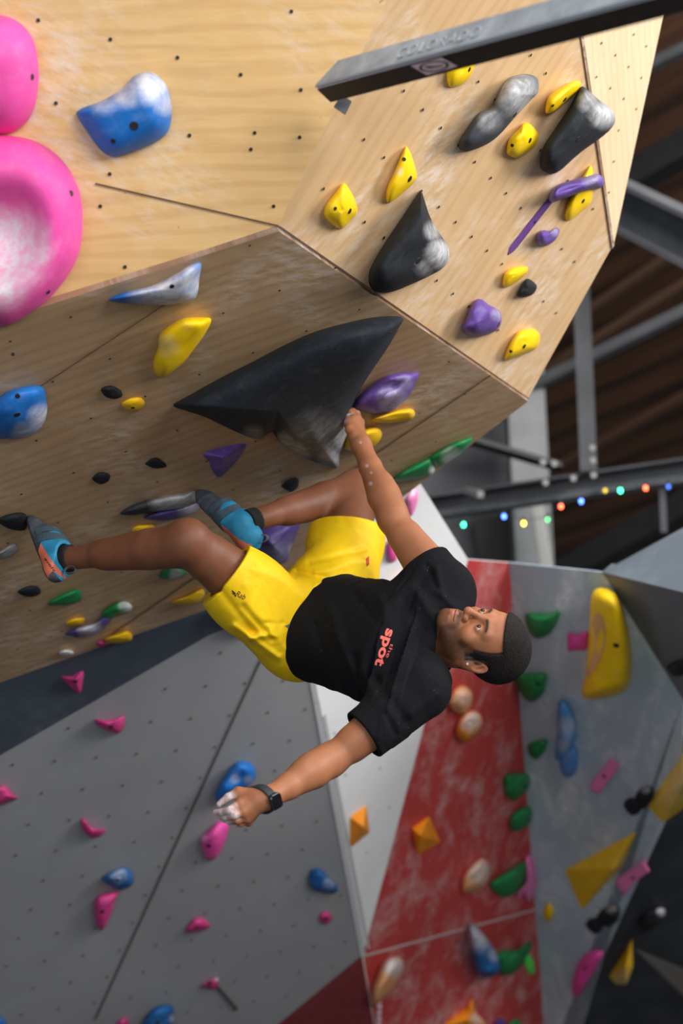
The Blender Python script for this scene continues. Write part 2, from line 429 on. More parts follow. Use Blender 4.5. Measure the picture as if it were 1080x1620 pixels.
# the near steel channel that runs from the wall towards the camera
bA, bB = at(495, 137, 3.66), at(1130, -36, 2.80)        # its near lower edge
ax = (bB - bA).normalized()
web = at(592, 68, 3.60) - at(600, 108, 3.52); web -= ax * web.dot(ax); web.normalize()
bot = at(600, 140, 3.60) - at(600, 108, 3.52); bot -= ax * bot.dot(ax); bot -= web * bot.dot(web); bot.normalize()
def near_beam():
    e = bpy.data.objects.new('steel_channel', None); COL.objects.link(e); e.location = bA
    tag(e, 'dark steel channel crossing the top of the picture above the plywood', 'steel beam')
    Lb = (bB - bA).length
    H, D, t = 0.064, 0.056, 0.007
    R = {'web': ((0, H), (0, t)), 'bottom_flange': ((0, t), (t, D)), 'top_flange': ((H - t, H), (t, D))}
    weblitm = plain('scuffed blue grey steel lit side', rgb(128, 136, 144), 0.5, 0.1, 0.3, 22, 0.0012)  # paler than the black underside: the lit side is painted into the steel
    wornlitm = plain('worn steel edge with painted highlight', rgb(196, 202, 210), 0.4, 0.2)  # edge wear, brightened further as a painted highlight from overhead light
    for nm, (ww, bb) in R.items():
        V = []
        for x in (0.0, Lb):
            x0 = x
            for (a, b) in ((ww[0], bb[0]), (ww[1], bb[0]), (ww[1], bb[1]), (ww[0], bb[1])):
                xs = x0 + (0.045 * a / H if x == 0 else 0)
                V.append(ax * xs + web * a + bot * b)
        Fc = [(0, 3, 2, 1), (4, 5, 6, 7)] + [(i, (i + 1) % 4, 4 + (i + 1) % 4, 4 + i) for i in range(4)]
        me = mesh(nm, V, Fc, [weblitm if nm != 'bottom_flange' else M['steel'], wornlitm], smooth=False)
        bm = bmesh.new(); bm.from_mesh(me); bmesh.ops.recalc_face_normals(bm, faces=bm.faces)
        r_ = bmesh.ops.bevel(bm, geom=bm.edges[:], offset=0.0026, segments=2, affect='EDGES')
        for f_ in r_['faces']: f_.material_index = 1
        bm.to_mesh(me); bm.free()
        link(nm, me, e)
    # end plate against the wall
    V = [ax * x + web * a + bot * b for x in (-0.010, -0.002) for (a, b) in ((-0.002, -0.003), (H + 0.006, 0.03), (H + 0.006, D + 0.03), (-0.004, D + 0.03))]
    Fc = [(0, 1, 2, 3), (7, 6, 5, 4)] + [(i, 4 + i, 4 + (i + 1) % 4, (i + 1) % 4) for i in range(4)]
    # mill stamp, raised letters on the web
    cu = bpy.data.curves.new('mill_stamp', 'FONT'); cu.body = 'COLORADO'; cu.size = 0.038; cu.extrude = 0.0012; cu.space_character = 1.25
    to = bpy.data.objects.new('t', cu); COL.objects.link(to)
    bpy.context.view_layer.update()
    me = bpy.data.meshes.new_from_object(to); bpy.data.objects.remove(to)
    me.materials.clear(); me.materials.append(plain('mill stamp steel', rgb(150, 158, 166), 0.45))
    s = link('mill_stamp', me, e)
    dx = 0.0
    px0 = at(668, 72, 3.5)
    xx = (px0 - bA).dot(ax)
    n_ = -bot
    s.matrix_local = Matrix.Translation(ax * xx + web * 0.016 - bot * 0.0004) @ Matrix((ax, web, ax.cross(web))).transposed().to_4x4()
    s['label'] = 'raised mill lettering'
    # safety sticker on the underside flange
    def on_flange(px, py, lift):
        nrm = web; o_ = bA - web * lift
        r = ray(px, py); tt = (o_ - C).dot(nrm) / r.dot(nrm); return C + r * tt
    q = [on_flange(*p, 0.0008) - bA for p in ((649, 104), (698, 91), (724, 105), (675, 119))]
    st = link('sticker', mesh('sticker', q, [(0, 1, 2, 3)], [plain('sticker mauve grey', rgb(226, 206, 214), 0.6)], smooth=False), e)
    st['label'] = 'pale diamond sticker with a dark ring'
    cx = sum((v for v in q), Vector()) / 4; ea = (q[2] - q[0]) / 2; eb = (q[1] - q[3]) / 2
    V = []; Fc = []
    for i in range(32):
        a = i * 2 * math.pi / 32
        for r in (0.50, 0.62):
            V.append(cx - web * 0.0006 + (ea * (math.cos(a) * 0.98) + eb * math.sin(a)) * r)
    for i in range(32): j = (i + 1) % 32; Fc.append((2 * i, 2 * i + 1, 2 * j + 1, 2 * j))
    k = len(V)
    for (a, b) in ((-.38, -.12), (-.1, -.22), (.38, .05), (.34, .16), (0.0, .02), (-.36, .02)): V.append(cx - web * 0.0006 + ea * a * 0.95 + eb * b)
    Fc.append(list(range(k, k + 6)))
    link('ring_mark', mesh('ring_mark', V, Fc, [plain('sticker print', rgb(66, 44, 50), 0.6)], smooth=False), st)
    return e
BEAM = near_beam()
def plate(name, pts, thick, mat, parent=None):
    """flat plate through pts (world), extruded away from the camera"""
    n = (pts[1] - pts[0]).cross(pts[2] - pts[0]).normalized()
    if n.dot(C - pts[0]) < 0: n = -n
    k = len(pts); b = pts[0]
    V = [p - b for p in pts] + [p - b - n * thick for p in pts]
    Fc = [list(range(k)), list(range(2 * k - 1, k - 1, -1))] + [(i, k + i, k + (i + 1) % k, (i + 1) % k) for i in range(k)]
    me = mesh(name, V, Fc, [mat], smooth=False)
    bm = bmesh.new(); bm.from_mesh(me); bmesh.ops.recalc_face_normals(bm, faces=bm.faces); bm.to_mesh(me); bm.free()
    o = link(name, me, parent); o.location = b
    return o
bk = plate('end_bracket', [at(x, y, 3.74) for (x, y) in ((528, 168), (546, 180), (556, 160), (540, 150))], 0.012, M['steelmid'])
tag(bk, 'small steel bracket under the end of the near beam', 'bracket')

# roof truss seen behind the prow
def truss():
    e = bpy.data.objects.new('roof_truss', None); COL.objects.link(e); e.location = at(900, 760, 8.3)
    tag(e, 'riveted dark steel roof truss passing behind the plywood prow', 'truss')
    im = Matrix.Translation(-e.location)
    def add(o): o.parent = e; o.matrix_world = im @ o.matrix_world; return o
    p, q = at(650, 806, 8.6), at(1140, 735, 7.9)
    add(bar('bottom_chord', p, q, 0.09, 0.095, M['steelfar'], profile='channel', t=0.012, ext=(0.35, 1.2)))
    add(bar('chord_flange', p - Vector((0, 0, .055)) - FW * .05, q - Vector((0, 0, .055)) - FW * .05, 0.07, 0.016, M['steelmid'], ext=(0.35, 1.2)))
    add(bar('hanger', at(917, 400, 8.15), at(931, 745, 8.15), 0.08, 0.075, M['steelfar'], ext=(0.8, 0)))
    add(plate('gusset_plate', [at(*z, 8.2) for z in ((795, 770), (805, 724), (900, 702), (945, 700), (948, 745), (940, 752))], 0.015, M['steel']))
    add(bar('brace', at(735, 690, 8.1), at(888, 735, 8.1), 0.09, 0.05, M['steel'], profile='angle', t=0.012))
    for (x, y) in ((936, 709), (937, 729), (938, 752), (906, 757), (862, 764), (858, 732), (876, 734)):
        add(knob('rivet', at(x, y, 8.02), -FW, 0.017, 0.018, M['bolt']))
    return e
truss()
tag(bar('long_bolt', at(738, 776, 8.3), at(760, 782, 8.1), 0.03, 0.03, M['bolt']), 'pale bolt end sticking out of the truss chord above the green bulb', 'bolt')
tag(plate('trim_column', [at(*z, 9.6) for z in ((781, 230), (840, 230), (877, 910), (818, 910))], 0.25, M['steellight']), kind='structure')
tag(bar('column_lit_strip', at(846, 770, 9.4), at(866, 905, 9.4), 0.05, 0.03, plain('column edge painted lit', rgb(210, 208, 204), 0.4)), 'bright strip painted in for the lit lower part of the grey column', 'painted highlight')  # bright strip stands in for light falling on the column's lower part
tag(plate('wall_dark_recess', [at(*z, 10.2) for z in ((500, 200), (800, 200), (830, 910), (500, 910))], 0.1, M['steelfar']), kind='structure')
tag(plate('trim_recess_panel', [at(*z, 10.0) for z in ((745, 800), (812, 760), (818, 900), (760, 905))], 0.05, M['steel']), kind='structure')
tag(bar('roof_beam', at(970, 318, 7.6), at(1160, 412, 6.8), 0.20, 0.20, M['steelfar'], profile='I', t=0.02, ext=(0.5, 1.6)), 'heavy grey steel roof beam leaving the frame at right', 'steel beam')
tag(bar('roof_purlin', at(960, 305, 9.4), at(1160, 190, 8.8), 0.12, 0.16, M['steel'], ext=(0.5, 1.6)), 'black roof purlin behind the cream plywood panel', 'steel beam')
tag(bar('roof_pipe', at(1000, 118, 9.0), at(1160, 40, 8.6), 0.055, 0.055, M['steelfar'], ext=(0.5, 1.6)), 'thin pipe under the roof deck at the top right', 'pipe')
tag(bar('roof_pipe', at(850, 607, 9.6), at(1160, 455, 9.0), 0.06, 0.06, M['steelfar'], ext=(0.5, 1.6)), 'long thin pipe crossing behind the truss hanger', 'pipe')
tag(bar('roof_purlin', at(860, 925, 11.2), at(1180, 745, 10.2), 0.12, 0.16, M['steel'], ext=(0.5, 1.6)), 'black roof purlin just above the slate wall', 'steel beam')
tag(bar('hanging_rod', at(1047, 772, 8.0), at(1050, 842, 8.0), 0.03, 0.03, M['steelfar']), 'short grey rod hanging below the truss at right', 'rod')
for k, (a, b) in enumerate((((860, 590, 11.4), (1100, 440, 10.4)), ((860, 540, 11.4), (1100, 380, 10.4)), ((960, 250, 10.6), (1150, 130, 9.9)), ((880, 740, 12.6), (1150, 590, 11.4)))):
    tag(bar('roof_batten', at(*a), at(*b), 0.07, 0.06, plain('timber batten', rgb(92, 66, 48), 0.7), ext=(0.5, 1.6)),
        ('brown timber batten just above the long thin pipe', 'brown timber batten below the heavy grey roof beam', 'brown timber batten high at the right edge', 'brown timber batten low behind the truss')[k], 'batten', 'battens under the roof deck')

# festoon of small coloured bulbs
def festoon():
    e = bpy.data.objects.new('string_lights', None); COL.objects.link(e)
    tag(e, 'string of tiny coloured bulbs drooping under the truss', 'string lights')
    pts = [(733, 830, 'g'), (797, 817, 'b'), (828, 828, 'y'), (866, 822, 'g2'), (887, 801, 'r'), (919, 793, 'b'), (957, 776, 'y2'), (981, 776, 'g'), (1021, 772, 'r'), (1057, 770, 'b2')]
    cols = {'g': (.05, 1, .45), 'g2': (.1, .8, .2), 'b': (.08, .2, 1), 'b2': (.05, .15, .7), 'y': (1, .75, .05), 'y2': (.5, .35, .02), 'r': (1, .12, .05)}
    e.location = at(733, 830, 7.8)
    mats = {}
    for k, c in cols.items():
        m, nt, b = newmat('bulb ' + k)
        b.inputs['Base Color'].default_value = c + (1,)
        b.inputs['Emission Color'].default_value = c + (1,); b.inputs['Emission Strength'].default_value = 9 if '2' not in k else 3
        mats[k] = m
    W_ = [at(x, y, 7.8) + Vector((0, 0, 0.014)) for x, y, _ in pts]
    cu = bpy.data.curves.new('wire', 'CURVE'); cu.dimensions = '3D'; cu.bevel_depth = 0.0018
    sp = cu.splines.new('POLY'); sp.points.add(len(W_) + 1)
    allp = [at(700, 842, 7.8)] + W_ + [at(1110, 762, 7.8)]
    for i, w in enumerate(allp): sp.points[i].co = (*(w - e.location), 1)
    cu.materials.append(M['steel'])
    wo = bpy.data.objects.new('wire', cu); COL.objects.link(wo); bpy.context.view_layer.update()
    wm = bpy.data.meshes.new_from_object(wo); bpy.data.objects.remove(wo)
    link('wire', wm, e)
    for x, y, k in pts:
        bm = bmesh.new(); bmesh.ops.create_icosphere(bm, subdivisions=2, radius=0.0085)
        for v in bm.verts: v.co.z *= 1.35
        me = bpy.data.meshes.new('bulb'); bm.to_mesh(me); bm.free(); me.materials.append(mats[k])
        o = link('bulb', me, e); o.location = at(x, y, 7.8) - e.location
        s = knob('socket', at(x, y, 7.8), Vector((0, 0, 1)), 0.007, 0.02, M['steel'], o)
        s.matrix_world = Matrix.Identity(4); s.location = (0, 0, 0.008)
festoon()

# ---------------------------------------------------------------- climbing holds
from mathutils import noise as mnoise
R_ = {}
def rmat(key):
    if key in R_: return R_[key]
    T = {'yellow': (252, 204, 4), 'yellow2': (244, 192, 16), 'pink': (236, 82, 168), 'pinkd': (206, 62, 132), 'blue': (28, 112, 196), 'blued': (30, 96, 160),
         'purple': (104, 74, 158), 'purpled': (78, 62, 130), 'black': (30, 34, 39), 'charcoal': (58, 62, 68), 'volume': (24, 31, 40), 'green': (24, 132, 72),
         'orange': (250, 150, 20), 'peach': (244, 176, 120), 'white': (214, 214, 216), 'neon': (90, 240, 90), 'lblue': (84, 150, 214), 'grey': (112, 110, 110), 'lpink': (236, 130, 190), 'timber': (222, 176, 110)}
    m = resin('resin ' + key, rgb(*T[key]), 0.5 if key not in ('black', 'volume', 'charcoal') else 0.8, 0.10 if key not in ('black', 'volume', 'charcoal') else 0.03)
    R_[key] = m
    return m
def spline_closed(P, n):
    P = [Vector((x, y)) for x, y in P]; k = len(P); out = []
    for i in range(k):
        a, b, c, d = P[i - 1], P[i], P[(i + 1) % k], P[(i + 2) % k]
        m = max(2, n // k)
        for j in range(m):
            t = j / m
            out.append(0.5 * ((2 * b) + (c - a) * t + (2 * a - 5 * b + 4 * c - d) * t * t + (3 * b - a - 3 * c + d) * t ** 3))
    return out
def facets(P, n):
    P = [Vector(p) for p in P]; k = len(P); out = []
    for i in range(k):
        for j in range(max(1, n // k)):
            t = j / max(1, n // k); out.append(P[i].lerp(P[(i + 1) % k], t))
    return out
SEED = [0]
def hold(kind, pl, mat, outline, peak, H, label, cat='climbing hold', group=None, chalk=(), holes=(), prof='dome', lump=0.12, mat2=None, holer=0.0055, n=56, spots=0):
    SEED[0] += 1
    sharp = prof in ('cone', 'slab')
    O = facets(outline, 4 * len(outline)) if sharp else spline_closed(outline, n)
    if len(peak) == 2 and not isinstance(peak[0], (int, float)): ridge = peak; peak = ((ridge[0][0] + ridge[1][0]) / 2, (ridge[0][1] + ridge[1][1]) / 2)
    else: ridge = None
    pk = Vector(peak)
    if prof == 'cone': S = [1, 0]
    elif prof == 'slab': S = [1, 0.99, 0.93, 0]
    elif prof == 'dish': S = [1, .995, .975, .93, .86, .77, .67, .57, .47, .37, .26, .15, 0.0]
    else: S = [1, .998, .99, .97, .93, .87, .79, .70, .60, .49, .37, .24, .12, 0.0]
    def hh(s):
        if prof == 'cone': return H * (1 - s)
        if prof == 'slab': return H * min(1, {1: 0, 0.99: 0.8, 0.93: 1.0, 0: 1.0}[s])
        if prof == 'dish':
            e = (1 - s ** 5) ** 0.6
            return H * (e - 0.85 * max(0, 1 - (s / 0.62) ** 2) ** 1.4)
        if prof == 'point': return H * (1 - s) ** 0.85 * (0.75 + 0.25 * (1 - s ** 6))
        if prof == 'mesa': return H * (1 - s ** 5) ** 0.6 * (1 - .15 * s)
        return H * (1 - s ** 2.6) ** 0.55
    k = len(O)
    V = []; ch = []
    off = Vector((SEED[0] * 3.7, SEED[0] * 1.3, 0.5))
    def target(q):
        if ridge is None: return pk
        a, b = Vector(ridge[0]), Vector(ridge[1]); t = max(0, min(1, (q - a).dot(b - a) / (b - a).dot(b - a)))
        return a.lerp(b, t)
    size = max((pl.on(*q) - pl.on(*pk)).length for q in O)
    for s in S[:-1] if ridge is None else S:
        for q in O:
            t = target(q); p = t + (q - t) * s; h = hh(s)
            if lump and not sharp:
                w = pl.on(p.x, p.y)
                h *= 1 + lump * 2.2 * mnoise.noise(w * (1.6 / size) + off) * (1 - s)
            V.append(pl.on(p.x, p.y, h))
    if ridge is None:
        V.append(pl.on(pk.x, pk.y, hh(0)))
    Fc = []
    nr = len(S) - 1 if ridge is None else len(S)
    for r in range(nr - 1):
        for i in range(k):
            j = (i + 1) % k; Fc.append((r * k + i, r * k + j, (r + 1) * k + j, (r + 1) * k + i))
    if ridge is None:
        for i in range(k): Fc.append(((nr - 1) * k + i, (nr - 1) * k + (i + 1) % k, len(V) - 1))
    # back, slightly sunk in the panel
    base = len(V)
    for q in O: V.append(pl.on(q.x, q.y, -0.003))
    for i in range(k): j = (i + 1) % k; Fc.append((base + i, base + j, j, i))
    Fc.append(list(range(base + k - 1, base - 1, -1)))
    org = pl.on(pk.x, pk.y)
    me = mesh(kind, [v - org for v in V], Fc, [rmat(mat) if isinstance(mat, str) else mat], smooth=not sharp)
    bm = bmesh.new(); bm.from_mesh(me)
    bmesh.ops.remove_doubles(bm, verts=bm.verts, dist=1e-5)
    bmesh.ops.recalc_face_normals(bm, faces=bm.faces)
    if sharp: 
        bmesh.ops.dissolve_limit(bm, angle_limit=0.02, verts=bm.verts, edges=bm.edges)
        bmesh.ops.bevel(bm, geom=bm.edges[:], offset=0.003, segments=2, affect='EDGES')
    bm.to_mesh(me); bm.free()
    a = me.attributes.new('chalk', 'FLOAT', 'POINT')
    vals = []
    for v in me.vertices:
        x, y = project(v.co + org); c = 0.0
        for (cx, cy, cr, st) in chalk:
            d = math.hypot(x - cx, y - cy) / cr
            c = max(c, st * max(0.0, 1 - d ** 2.2))
        vals.append(c)
    a.data.foreach_set('value', vals)
    o = link(kind, me); o.location = org
    if cat != 'tape': group = group or {id(P0): 'holds on the warm upper left plywood', id(P1): 'holds on the underside of the plywood overhang', id(P2): 'holds on the plywood prow', id(PG): 'holds on the grey wall',
                       id(PW): 'holds on the white and red wall', id(PS): 'holds on the slate wall'}.get(id(pl), 'holds on the dark facets at the right')
    tag(o, label, cat, group)
    if holes:
        bvh = BVHTree.FromPolygons([v.co + org for v in me.vertices], [p.vertices[:] for p in me.polygons])
        for hq in holes:
            hx, hy = hq[0], hq[1]; rr = hq[2] if len(hq) > 2 else holer
            loc, nr_, _, _ = bvh.ray_cast(C, ray(hx, hy).normalized())
            if loc is None: continue
            if nr_.dot(C - loc) < 0: nr_ = -nr_
            nn = (nr_ + pl.n * 0.4).normalized()
            Vh = []; Fh = []
            m_ = nn.to_track_quat('Z', 'Y').to_matrix()
            for (q_, z) in ((1.2, -0.003), (1.15, 0.0010), (1.0, 0.0013), (0.9, 0.0012), (0.6, 0.0011)):
                for i in range(14): Vh.append(m_ @ Vector((rr * q_ * math.cos(i * math.tau / 14), rr * q_ * math.sin(i * math.tau / 14), z)))
            for r in range(4):
                for i in range(14): j = (i + 1) % 14; Fh.append((r * 14 + i, r * 14 + j, (r + 1) * 14 + j, (r + 1) * 14 + i))
            Fh.append(list(range(56, 70)))
            hm = mesh('bolt_hole', Vh, Fh, [M['nut']])
            ho = link('bolt_hole', hm, o); ho.location = loc - org
    return o
def around(x, y, r, n=8, sx=1.0, sy=1.0, rot=0.0):
    return [(x + r * sx * math.cos(i * math.tau / n + rot), y + r * sy * math.sin(i * math.tau / n + rot)) for i in range(n)]

# --- upper left panel
hold('climbing_hold', P0, 'pink', [(-60, 60), (-20, 28), (2, 24), (22, 30), (40, 44), (53, 64), (60, 95), (61, 130), (56, 165), (45, 190), (25, 207), (0, 212), (-40, 205), (-90, 150)], (-14, 110), 0.11,
     'smooth round pink hold cut by the left edge, above the dished pink one', lump=0.05, holes=[(50, 122, .006)])
hold('climbing_hold', P0, 'pink', [(-70, 240), (-30, 218), (10, 214), (60, 225), (100, 255), (125, 300), (131, 350), (125, 400), (105, 440), (75, 475), (40, 500), (0, 517), (-60, 505), (-110, 430), (-120, 330)], (0, 375), 0.13,
     'large dished pink hold with a chalky white hollow at the left edge', prof='dish', lump=0.03, chalk=[(12, 395, 78, 1.0), (0, 440, 60, .9)], holes=[(112, 306, .006), (76, 462, .005)], n=84)
hold('climbing_hold', P0, 'blue', [(122, 183), (128, 172), (160, 160), (190, 142), (210, 122), (230, 114), (250, 120), (265, 140), (271, 168), (270, 195), (262, 213), (240, 228), (205, 242), (180, 248), (160, 238), (140, 212)], (222, 178), 0.085,
     'big blue hold with a chalk-white top on the warm plywood panel', chalk=[(238, 135, 36, 1.0), (200, 145, 30, .8), (262, 165, 22, .6), (165, 163, 24, .5)], holes=[(212, 199, .0085), (179, 223, .005)], n=84)
# --- underside panel
hold('climbing_hold', P1, 'blue', [(172, 474), (195, 463), (240, 452), (280, 432), (300, 419), (318, 417), (315, 440), (313, 462), (305, 475), (280, 482), (230, 482), (190, 479)], (275, 458), 0.045,
     'blue and white hold covered in chalk just below the lip', chalk=[(268, 458, 72, 1.0)], holes=[(272, 453, .005)])
hold('climbing_hold', P1, 'yellow', [(334, 505), (325, 527), (305, 555), (290, 574), (270, 590), (255, 597), (244, 588), (243, 570), (250, 550), (252, 530), (268, 515), (290, 504), (315, 502)], ((268, 570), (305, 525)), 0.045,
     'big twisted yellow hold under the chalky blue and white one', chalk=[(264, 548, 22, .22)])
hold('climbing_hold', P1, 'blue', [(-25, 655), (0, 627), (30, 613), (65, 611), (73, 630), (74, 655), (65, 675), (45, 690), (10, 694), (-25, 690)], (35, 655), 0.05,
     'blue hold with a chalky right rim cut by the left edge', chalk=[(68, 665, 30, .85), (40, 688, 24, .7)], holes=[(27, 656, .007), (28, 627, .005)])
hold('climbing_hold', P1, 'black', [(160, 615), (175, 610), (190, 617), (193, 627), (180, 631), (166, 627)], (178, 620), 0.018, 'small black hold beside the small yellow screw-on')
hold('climbing_hold', P1, 'yellow2', [(192, 638), (205, 630), (222, 629), (229, 638), (222, 648), (210, 651), (196, 646)], (210, 640), 0.015, 'small yellow hold right of a small black one', holes=[(210, 645, .004)])
def big_volume():
    O = [(274, 641), (300, 625), (350, 597), (400, 572), (450, 546), (500, 524), (560, 508), (600, 501), (636, 502), (630, 520), (612, 552), (590, 584), (570, 616), (556, 650), (553, 675), (545, 698), (538, 720), (534, 740),
         (520, 738), (490, 728), (462, 715), (442, 700), (430, 684), (412, 694), (395, 692), (360, 677), (325, 660), (295, 650)]
    o = hold('climbing_volume', P1, 'volume', O, ((440, 650), (570, 560)), 0.15, 'huge dark wing-shaped volume that the climber hangs from', lump=0.05, n=140, prof='mesa',
             chalk=[(470, 722, 26, .55), (520, 728, 22, .5), (545, 690, 26, .45), (450, 702, 20, .45), (400, 690, 20, .25), (500, 700, 60, .16)], holes=[(618, 526, .004)])
    return o
BIGV = big_volume()
hold('climbing_hold', P1, 'purple', [(322, 718), (350, 708), (388, 702), (380, 722), (365, 740), (347, 755), (336, 745), (330, 730)], (352, 724), 0.035, 'triangular purple hold left below the huge dark volume', prof='point')
hold('climbing_hold', P1, 'black', [(230, 733), (245, 724), (258, 730), (263, 738), (248, 741), (238, 739)], (246, 733), 0.014, 'small notched black hold left of the triangular purple one')
hold('climbing_hold', P1, 'black', [(146, 756), (158, 747), (173, 750), (172, 760), (160, 766), (150, 762)], (160, 756), 0.014, 'small black hold alone on bare plywood above the left shoe')
hold('climbing_hold', P1, 'black', [(445, 768), (458, 758), (471, 757), (471, 770), (462, 778), (452, 775)], (460, 768), 0.018, 'small black hold above the right shin')
hold('climbing_hold', P1, 'charcoal', [(190, 813), (203, 802), (225, 793), (255, 785), (290, 780), (310, 775), (318, 790), (300, 802), (270, 808), (235, 811), (210, 815)], ((230, 802), (290, 790)), 0.04,
     'long dark hold rubbed white with chalk under the right toe', chalk=[(275, 795, 42, .75)])
hold('climbing_hold', P1, 'purpled', [(227, 820), (250, 809), (285, 803), (315, 795), (312, 808), (290, 818), (260, 824)], (275, 812), 0.03, 'flat chalky purple hold tucked below the long dark foothold', chalk=[(300, 805, 22, .6)])
hold('climbing_hold', P1, 'black', [(-4, 822), (15, 813), (35, 811), (44, 820), (40, 838), (20, 838), (5, 832)], (22, 825), 0.03, 'black hold under the toe of the left shoe')
hold('climbing_hold', P1, 'grey', [(-20, 882), (0, 871), (20, 860), (29, 865), (25, 876), (5, 884)], (8, 873), 0.02, 'grey chalky hold at the left edge beside the left shoe', chalk=[(10, 870, 20, .6)])
hold('climbing_hold', P1, 'black', [(28, 936), (45, 927), (60, 928), (64, 938), (52, 944), (38, 943)], (48, 936), 0.02, 'black teardrop hold below the left heel')
hold('climbing_hold', P1, 'green', [(75, 955), (95, 941), (120, 932), (129, 938), (127, 950), (110, 957), (88, 958)], (108, 947), 0.025, 'green teardrop hold below the left ankle')
hold('climbing_hold', P1, 'green', [(252, 912), (265, 897), (290, 887), (297, 892), (295, 908), (280, 915), (262, 917)], (276, 903), 0.025, 'green hold with a chalk patch under the left knee', chalk=[(278, 910, 14, .8)])
hold('climbing_hold', P1, 'yellow2', [(208, 840), (215, 832), (228, 830), (243, 831), (243, 845), (220, 848)], (226, 838), 0.015, 'yellow hold just above the left shin')
hold('climbing_hold', P1, 'yellow2', [(270, 953), (295, 943), (318, 932), (324, 940), (315, 952), (298, 957)], (302, 946), 0.025, 'pale yellow hold left of the shorts hem')
hold('climbing_hold', P1, 'green', [(160, 972), (175, 958), (195, 951), (209, 958), (205, 968), (185, 974), (168, 982)], (185, 965), 0.025, 'green hold with chalk above the chalky purple one', chalk=[(200, 960, 16, .8)])
hold('climbing_hold', P1, 'purpled', [(103, 1003), (120, 993), (150, 985), (168, 974), (176, 980), (160, 998), (140, 1007), (115, 1008)], (145, 996), 0.03, 'dark purple hold with a chalky middle low on the plywood', chalk=[(142, 997, 22, .8)])
hold('climbing_hold', P1, 'yellow2', [(104, 986), (115, 979), (133, 978), (131, 987), (112, 991)], (118, 984), 0.014, 'small yellow hold above the chalky dark purple one')
hold('climbing_hold', P1, 'yellow2', [(165, 1012), (180, 1004), (200, 998), (209, 1005), (206, 1014), (185, 1018)], (195, 1007), 0.03, 'bulb-ended yellow hold at the foot of the plywood')
hold('climbing_hold', P1, 'pinkd', around(160, 1019, 8, 7, 1, .6), (160, 1018), 0.02, 'tiny pink hold beside the bulb-ended yellow one')
hold('climbing_hold', P1, 'white', around(105, 1033, 11, 7, 1.1, .5), (105, 1033), 0.02, 'tiny chalk-white hold where plywood meets the navy paint', chalk=[(105, 1033, 20, .8)])
hold('climbing_hold', P1, 'black', [(136, 862), (146, 858), (158, 857), (157, 865), (140, 867)], (148, 861), 0.012, 'sliver of a black hold peeping over the left shin')
hold('climbing_volume', P1, 'purpled', [(385, 868), (405, 842), (440, 830), (472, 826), (468, 848), (458, 872), (453, 888), (430, 893), (400, 882)], (432, 862), 0.06,
     'dark purple volume behind the right heel, chalk on its edge', 'climbing volume', prof='point', chalk=[(462, 868, 10, .5), (440, 886, 10, .35), (440, 868, 16, .15)])
hold('climbing_hold', P1, 'green', [(622, 757), (640, 743), (665, 730), (684, 724), (688, 740), (680, 753), (650, 760), (630, 762)], ((640, 752), (672, 738)), 0.03,
     'left and lower of two joined green holds on the plywood edge', group=None, chalk=[(686, 745, 10, .9)])
hold('climbing_hold', P1, 'green', [(677, 726), (700, 709), (722, 698), (747, 693), (736, 711), (715, 727), (695, 738), (686, 736)], ((695, 725), (725, 706)), 0.03,
     'right and upper of two joined green holds on the plywood edge', chalk=[(715, 724, 20, .7)])
hold('climbing_hold', P1, 'purple', [(556, 643), (570, 624), (600, 600), (625, 591), (661, 590), (656, 608), (645, 628), (630, 644), (615, 652), (590, 655), (570, 650)], ((590, 640), (625, 612)), 0.05,
     'faceted purple hold right of the hand on the volume', lump=0.35, chalk=[(620, 630, 28, .4), (640, 605, 15, .3)])
hold('climbing_hold', P1, 'yellow2', [(586, 664), (605, 656), (632, 648), (651, 647), (656, 657), (645, 666), (610, 669)], ((605, 662), (645, 657)), 0.025, 'flat yellow hold directly below the faceted purple one')
hold('climbing_hold', P1, 'yellow2', [(546, 710), (550, 692), (575, 679), (597, 677), (604, 688), (595, 703), (575, 713)], (578, 694), 0.035, 'yellow hold hidden behind the raised wrist')
# --- right prow
hold('climbing_hold', P2, 'yellow', [(706, 115), (712, 98), (735, 90), (751, 98), (744, 120), (728, 135), (710, 137)], (728, 112), 0.03, 'yellow hold half hidden by the near steel channel', holes=[(742, 110, .005)])
hold('climbing_hold', P2, 'charcoal', [(852, 135), (848, 122), (830, 117), (808, 122), (795, 135), (785, 155), (774, 171), (758, 178), (746, 192), (735, 208), (726, 225), (727, 236), (742, 239), (770, 228), (790, 213), (815, 185), (840, 158), (850, 148)],
     ((758, 208), (820, 150)), 0.075, 'long waisted grey hold with a chalky bulb end near the top', chalk=[(820, 148, 42, .6), (775, 190, 24, .35)], holes=[(814, 181, .007), (752, 184, .004)], n=90)
hold('climbing_hold', P2, 'yellow', [(862, 175), (868, 152), (890, 136), (910, 128), (919, 132), (913, 145), (897, 160), (880, 175), (868, 180)], ((875, 165), (905, 138)), 0.045, 'yellow hold wedged above the broad black one', holes=[(893, 157, .006), (874, 167, .004)])
hold('climbing_hold', P2, 'yellow', [(801, 240), (805, 220), (820, 204), (828, 195), (838, 196), (848, 206), (852, 214), (848, 228), (835, 241), (818, 250), (805, 246)], (826, 222), 0.04, 'yellow hold between the two big dark holds near the top', holes=[(838, 222, .006), (810, 230, .004)])
hold('climbing_hold', P2, 'black', [(854, 262), (858, 235), (880, 200), (900, 170), (915, 143), (922, 137), (936, 148), (950, 160), (968, 174), (973, 190), (965, 205), (945, 222), (925, 236), (908, 250), (888, 268), (874, 275), (860, 270)],
     ((885, 235), (940, 180)), 0.10, 'broad black hold with a chalky worn end near the panel joint', chalk=[(955, 182, 26, .75), (930, 160, 20, .45)], holes=[(914, 220, .007)], n=90)
